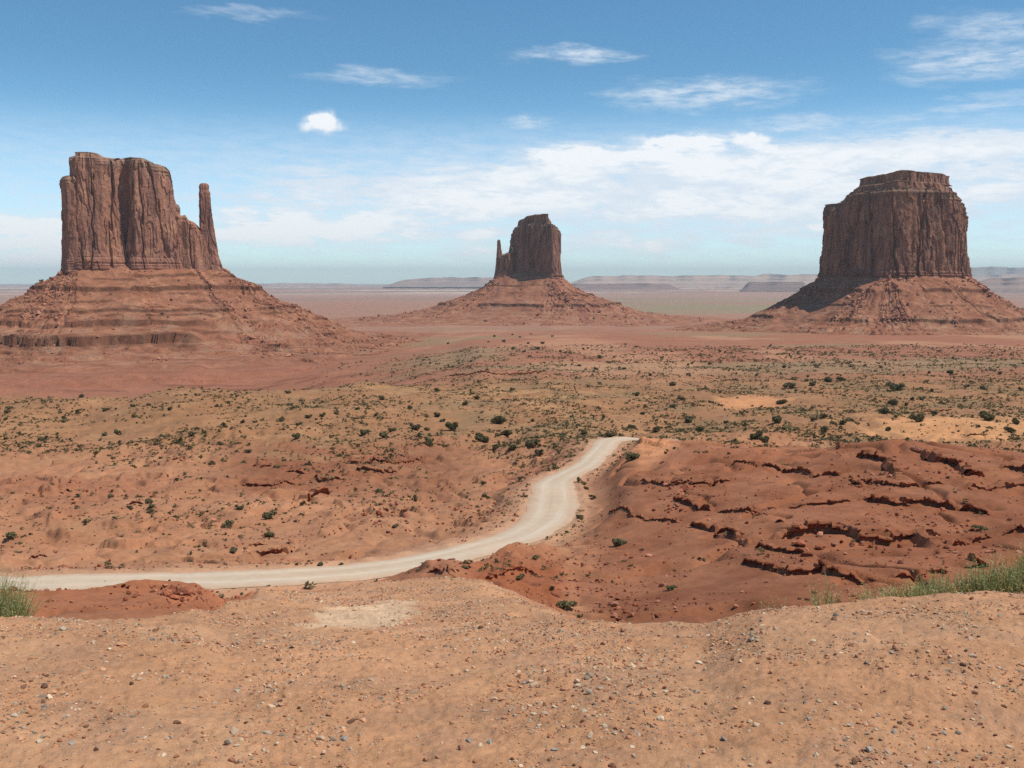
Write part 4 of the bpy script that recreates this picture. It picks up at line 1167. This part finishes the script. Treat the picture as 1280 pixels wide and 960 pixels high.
# photo position of the foot, width in photograph pixels
JUN = [(535, 557, 12), (603, 552, 24), (623, 530, 18), (633, 545, 14), (565, 538, 14), (581, 507, 10), (597, 499, 9), (547, 521, 9), (553, 527, 9), (534, 538, 9), (520, 538, 12), (511, 511, 7), (619, 563, 14), (643, 562, 14),
       (666, 560, 16), (673, 569, 10), (621, 530, 10), (478, 500, 8), (490, 539, 9), (480, 547, 12), (456, 544, 12), (666, 527, 8), (714, 522, 6), (730, 543, 13), (763, 547, 12), (702, 546, 7), (790, 535, 13), (820, 541, 10), (803, 518, 9),
       (843, 510, 9), (852, 500, 10), (842, 482, 10), (862, 528, 13), (796, 495, 8), (813, 470, 6), (874, 540, 12), (945, 549, 18), (956, 553, 14), (907, 529, 8), (972, 529, 13), (988, 485, 15), (977, 505, 12), (1008, 477, 7), (1015, 482, 9),
       (1033, 477, 12), (1051, 476, 9), (1029, 523, 10), (1016, 527, 9), (1030, 538, 15), (1042, 530, 10), (1053, 530, 13), (1065, 527, 10), (1104, 517, 16), (1118, 506, 13), (1133, 507, 7), (1120, 488, 16), (1110, 483, 10), (1140, 500, 8), (1153, 500, 9),
       (1111, 539, 10), (1147, 527, 18), (1234, 525, 20), (1270, 530, 12), (1262, 540, 12), (1162, 467, 7), (1190, 467, 10), (1208, 484, 9), (1228, 487, 7), (1276, 488, 8), (1158, 478, 6), (1165, 490, 7), (1170, 519, 10), (940, 508, 5), (946, 452, 4), (865, 455, 5),
       (860, 457, 5), (887, 456, 5), (920, 468, 5), (980, 460, 6), (103, 497, 8), (132, 514, 9), (166, 522, 8), (166, 509, 8), (186, 507, 8), (212, 513, 7), (280, 532, 8), (303, 529, 8), (361, 492, 8), (352, 527, 10), (387, 523, 9), (403, 521, 9), (421, 518, 10), (271, 508, 7),
       (8, 517, 9), (12, 512, 7), (8, 525, 7), (75, 517, 6), (145, 512, 6), (240, 545, 10), (255, 541, 7), (146, 543, 9), (130, 545, 7), (310, 566, 9), (300, 637, 10), (371, 549, 9), (372, 532, 7), (447, 512, 7), (452, 530, 6), (470, 520, 6),
       (641, 437, 6), (655, 440, 6), (672, 437, 7), (660, 430, 5), (630, 428, 5), (618, 421, 5), (650, 422, 4), (678, 430, 5), (700, 440, 5), (713, 442, 5), (725, 458, 6), (750, 448, 6), (745, 462, 6), (735, 436, 4), (690, 421, 4), (640, 419, 4), (610, 428, 4), (664, 418, 4),
       (560, 430, 4), (780, 462, 5), (767, 452, 4), (900, 440, 4), (827, 448, 5), (840, 440, 4), (1000, 448, 4), (1060, 455, 5), (1100, 460, 5), (1130, 470, 6), (1250, 468, 6), (1220, 452, 5)]
# zones for the labels: name, test on (u, v)
ZONES = [('dark bush on distant flat before middle butte', lambda u, v: v < 445 and u < 760),
         ('dark bush on distant plain toward square butte', lambda u, v: v < 470),
         ('juniper on flats below the broad butte', lambda u, v: u < 440),
         ('juniper on slope left of the road end', lambda u, v: u < 735),
         ('juniper in scrub behind the road end', lambda u, v: u < 900),
         ('juniper around the tan sand patches', lambda u, v: True)]
rs = np.random.RandomState(77)
zoned = {k: [] for k in range(len(ZONES))}
for u, v, w_ in JUN:
    for k, (nm, tst) in enumerate(ZONES):
        if tst(u, v):
            zoned[k].append((u, v, w_))
            break
for k, items in zoned.items():
    big_ = sorted([x for x in items if x[2] >= 9])
    small_ = sorted([x for x in items if x[2] < 9])
    for sizename, lst in (('larger', big_), ('smaller', small_)):
        for q, (u, v, w_) in enumerate(lst):
            p = on_ground(u, v, 100.0 if v < 600 else 60.0)
            r = w_ * p[1] / F * 0.56
            rank = ORD[q] if q < len(ORD) else ORD[q - len(ORD)] + ' beyond the thirtieth'
            lab = f'{ZONES[k][0]}, {rank} {sizename} one from left'
            if len(lst) == 1:
                lab = f'{ZONES[k][0]}, the only {sizename} one there'
            me = CROWNS[rs.randint(len(CROWNS))]
            hz = r * rs.uniform(0.75, 1.15)
            if w_ >= 12:
                o = bpy.data.objects.new('juniper', None)
                COL.objects.link(o)
                o['label'], o['category'], o['group'] = lab, 'juniper', 'dark junipers dotted over the valley'
                link('crown', me, o)
                link('trunk', TRUNK, o)
            else:
                o = link('juniper', me, label=lab, cat='juniper', group='dark junipers dotted over the valley')
            o.location = (p[0], p[1], p[2] - 0.08 * r)
            o.scale = (r, r * rs.uniform(0.8, 1.1), hz)
            o.rotation_euler = (0, 0, rs.rand() * 6.28)

# grey green shrubs on the near slopes
SHR = [(535 / 2.823, 635, 11, 'sage shrub under the short thin ledge on the flats'), (13, 673, 20, 'sage shrub at the left frame edge above the road'), (337, 671, 16, 'sage shrub beside the slabs above the near road'),
       (286, 657, 16, 'flat sage shrub upslope of the near road slabs'), (335, 649, 20, 'wide sage shrub below the thick overhanging slab'), (294, 690, 13, 'sage shrub at the left end of the stepped slabs'), (400, 708, 10, 'sage shrub touching the upper edge of the near road'),
       (427, 706, 7, 'tiny shrub second along the upper edge of the road'), (706, 762, 22, 'round dark shrub in the hollow below the rim'), (838, 738, 14, 'grey twiggy shrub on the bare basin floor'), (772, 683, 20, 'dry brown shrub on a rock below the road bend'),
       (690, 737, 8, 'small shrub uphill of the round dark shrub'), (668, 699, 12, 'small shrub below the road in the hollow'), (650, 725, 14, 'low sage on the middle hollow ledge'), (731, 606, 8, 'dark shrub on the cut bank of the upper bend'), (494, 660, 10, 'shrub among the rubble above the road curve'),
       (983, 668, 12, 'grey green shrub beside the small dark ledge block'), (1228, 663, 18, 'grey sage at the right end of the jagged ledge'), (842, 735, 8, 'little shrub leaning on the grey twiggy shrub'), (724, 772, 7, 'tiny shrub beside the round dark shrub'), (188, 640, 10, 'sage shrub on the pink flats'),
       (132, 729, 7, 'spindly little shrub on the red mound before the road'), (604, 606, 9, 'shrub on the slope left of the upper road bend'), (650, 600, 10, 'dusty shrub on the bank inside the upper bend'), (1088, 571, 7, 'tiny shrub crowning the broken bending ledge'), (790, 575, 22, 'low brush on the bank behind the upper road')]
rs = np.random.RandomState(99)
SAGES = [mesh_np('sage_shrub', *crown(rs, 620, rs.randint(4, 8), 0.12, 0.7), mat=MAT_SAGE) for _ in range(4)]
for u, v, w_, lab in SHR:
    p = on_ground(u, v, 50.0)
    r = w_ * p[1] / F * 0.55
    o = link('sage_shrub', SAGES[rs.randint(4)], label=lab, cat='shrub', group='low shrubs on the near slopes', loc=(p[0], p[1], p[2] - 0.1 * r))
    o.scale = (r, r, r * rs.uniform(0.7, 1.0))
    o.rotation_euler = (0, 0, rs.rand() * 6.28)

# scrub and bunch grass covering the valley floor
rs = np.random.RandomState(123)
Vs, Fs, base = [], [], 0
tufts = [crown(rs, 15, 3, 0.34, 0.7) for _ in range(6)]
n = 150000
sy = np.exp(rs.uniform(math.log(95), math.log(1150), n))
sa_ = rs.uniform(-0.62, 0.62, n)
sx_ = sa_ * sy
su = 640 + sa_ * F
dn = 0.34 + 0.80 * fbm(sx_ / 34, sy / 50, 4)
dn *= 0.30 + 0.70 * sstep(sy, 185, 280)
dn *= 1 - 0.93 * sstep(bilinear(basin, sx_, sy), 0.2, 0.6)
tn = bilinear(np.maximum(sstep(tan1, 0.3, 0.6), sstep(tan2, 0.35, 0.6)), sx_, sy)
dn *= 1 - 0.85 * tn
dn *= 1 + 0.7 * sstep(su, 780, 880) * sstep(sy, 200, 240)
dn *= 1 - sstep(sy, 560, 850) * (1 - sstep(su, 330, 520))
dn *= 1 + 0.5 * sstep(su, 300, 700)
keep = (rs.rand(n) < dn) & (bilinear(RD, sx_, sy) > 0.7)
sx_, sy = sx_[keep], sy[keep]
pz = height(sx_, sy)
szs = np.exp(rs.normal(-0.85, 0.5, len(sx_))) * (0.55 + 0.45 * sstep(sy, 120, 300)) * (1 + 0.7 * sstep(sy, 400, 1000))
pick = rs.randint(6, size=len(sx_))
for k, (tv_, tf) in enumerate(tufts):
    idx = np.where(pick == k)[0]
    m = len(idx)
    ang = rs.rand(m) * 6.28
    ca, sa = np.cos(ang)[:, None], np.sin(ang)[:, None]
    s3 = szs[idx][:, None]
    x = (tv_[None, :, 0] * ca - tv_[None, :, 1] * sa) * s3 + sx_[idx][:, None]
    y = (tv_[None, :, 0] * sa + tv_[None, :, 1] * ca) * s3 + sy[idx][:, None]
    z = tv_[None, :, 2] * s3 * 0.8 + pz[idx][:, None] - 0.05
    Vs.append(np.stack([x, y, z], -1).reshape(-1, 3))
    Fs.append((tf[None] + (np.arange(m) * len(tv_))[:, None, None]).reshape(-1, 4) + base)
    base += m * len(tv_)
link('desert_scrub', mesh_np('desert_scrub', np.concatenate(Vs), np.concatenate(Fs), MAT_SCRUB), label='low olive and straw scrub covering the valley floor', kind='stuff')

# weeds along the edge of the rim
rs = np.random.RandomState(202)


def weed(u, v_foot, height_px, depth, spread_px, cnt, name='green_weed', lab=None, mat=MAT_WEED, lean=0.4, group='green weeds along the gravel rim', cat='weed', leaflets=5, width=0.0028):
    p = point(u, v_foot, depth)
    p[2] = float(height(p[0], p[1]))
    a, t = ray(u, v_foot - height_px)
    h = t * depth - p[2]
    V, Fc = blades(cnt, spread_px * depth / F, h * 0.45, h * 1.05, width, rs, lean, leaflets)
    return V, Fc, p


ISO = [(968, 757, 18, 7.15, 16, 26, 'thin sparse weed, leftmost on the rim edge'), (1030, 752, 46, 7.2, 16, 60, 'upright leafy weed standing apart before the lowest ledge'),
       (1092, 748, 34, 7.3, 18, 60, 'low bushy weed between the upright weed and dense patch')]
for u, vf, hp, dep, sp_, cnt, lab in ISO:
    V, Fc, p = weed(u, vf, hp, dep, sp_, cnt)
    link('green_weed', mesh_np('green_weed', V, Fc, MAT_WEED), label=lab, cat='weed', group='green weeds along the gravel rim', loc=tuple(p))
Vs, Fs, base = [], [], 0
for _ in range(64):
    u = rs.uniform(1118, 1600)
    hp = np.interp(u, [1118, 1160, 1215, 1255, 1330], [26, 50, 64, 86, 92]) * rs.uniform(0.6, 1.05)
    dep = rs.uniform(7.1, 7.7)
    V, Fc, p = weed(u, np.interp(u, [1118, 1330], [748, 740]), hp, dep, 17, 60)
    Vs.append(V + p)
    Fs.append(Fc + base)
    base += len(V)
link('weeds', mesh_np('weeds', np.concatenate(Vs), np.concatenate(Fs), MAT_WEED), label='dense patch of green weeds growing over the rim edge', kind='stuff')
Vs, Fs, base = [], [], 0
for _ in range(40):
    u = rs.uniform(1010, 1330)
    V, Fc, p = weed(u, np.interp(u, [1010, 1118, 1330], [754, 748, 740]), np.interp(u, [1010, 1160, 1330], [16, 30, 58]) * rs.uniform(0.5, 1.1), rs.uniform(7.0, 7.6), 20, 16, leaflets=1)
    Vs.append(V + p)
    Fs.append(Fc + base)
    base += len(V)
link('dry_grass', mesh_np('dry_grass', np.concatenate(Vs), np.concatenate(Fs), MAT_DRY), label='dry straw stems mixed into the green weeds on the rim', kind='stuff')
# bush at the left border
p = point(-8, 778, 6.95)
p[2] = float(height(p[0], p[1])) - 0.03
V, Fc = blades(950, 0.20, 0.28, 0.60, 0.0024, rs, 0.5, 6)
o = link('green_bush', mesh_np('green_bush', V, Fc, MAT_WEED), label='feathery green bush at the left end of the rim', cat='bush', loc=tuple(p))
V, Fc = blades(130, 0.17, 0.08, 0.20, 0.0018, rs, 0.5, 0)
link('dry_grass', mesh_np('dry_grass', V + np.array((0.10, -0.05, 0)), Fc, MAT_DRY), o)
V, Fc = blades(9, 0.025, 0.03, 0.055, 0.004, rs, 0.5, 0)
p2 = on_ground(44, 777, 4.0, 12)
link('straw_tuft', mesh_np('straw_tuft', V, Fc, MAT_DRY), label='tiny pale straw tuft on the rim beside the green bush', cat='grass tuft', loc=tuple(p2))

# ------------------------------------------------------------------ haze
hv = bpy.data.materials.new('haze_air')
hv.use_nodes = True
M = Nodes(hv.node_tree)
pv = M.n('ShaderNodeVolumePrincipled', ins={'Color': rgb(0.84, 0.94, 1.0), 'Density': HAZE_DENSITY, 'Anisotropy': 0.0})
M.n('ShaderNodeOutputMaterial', ins={'Volume': pv.outputs[0]})
x0, x1, y0, y1, z0, z1 = -125000, 125000, -20, 48000, float(Z.min()) - 30, 520.0
bv = [(x, y, z) for z in (z0, z1) for y in (y0, y1) for x in (x0, x1)]
bf = [(0, 2, 3, 1), (4, 5, 7, 6), (0, 1, 5, 4), (2, 6, 7, 3), (0, 4, 6, 2), (1, 3, 7, 5)]
link('haze', mesh_np('haze', bv, bf, hv), label='thin blue desert haze filling the valley air', kind='stuff')
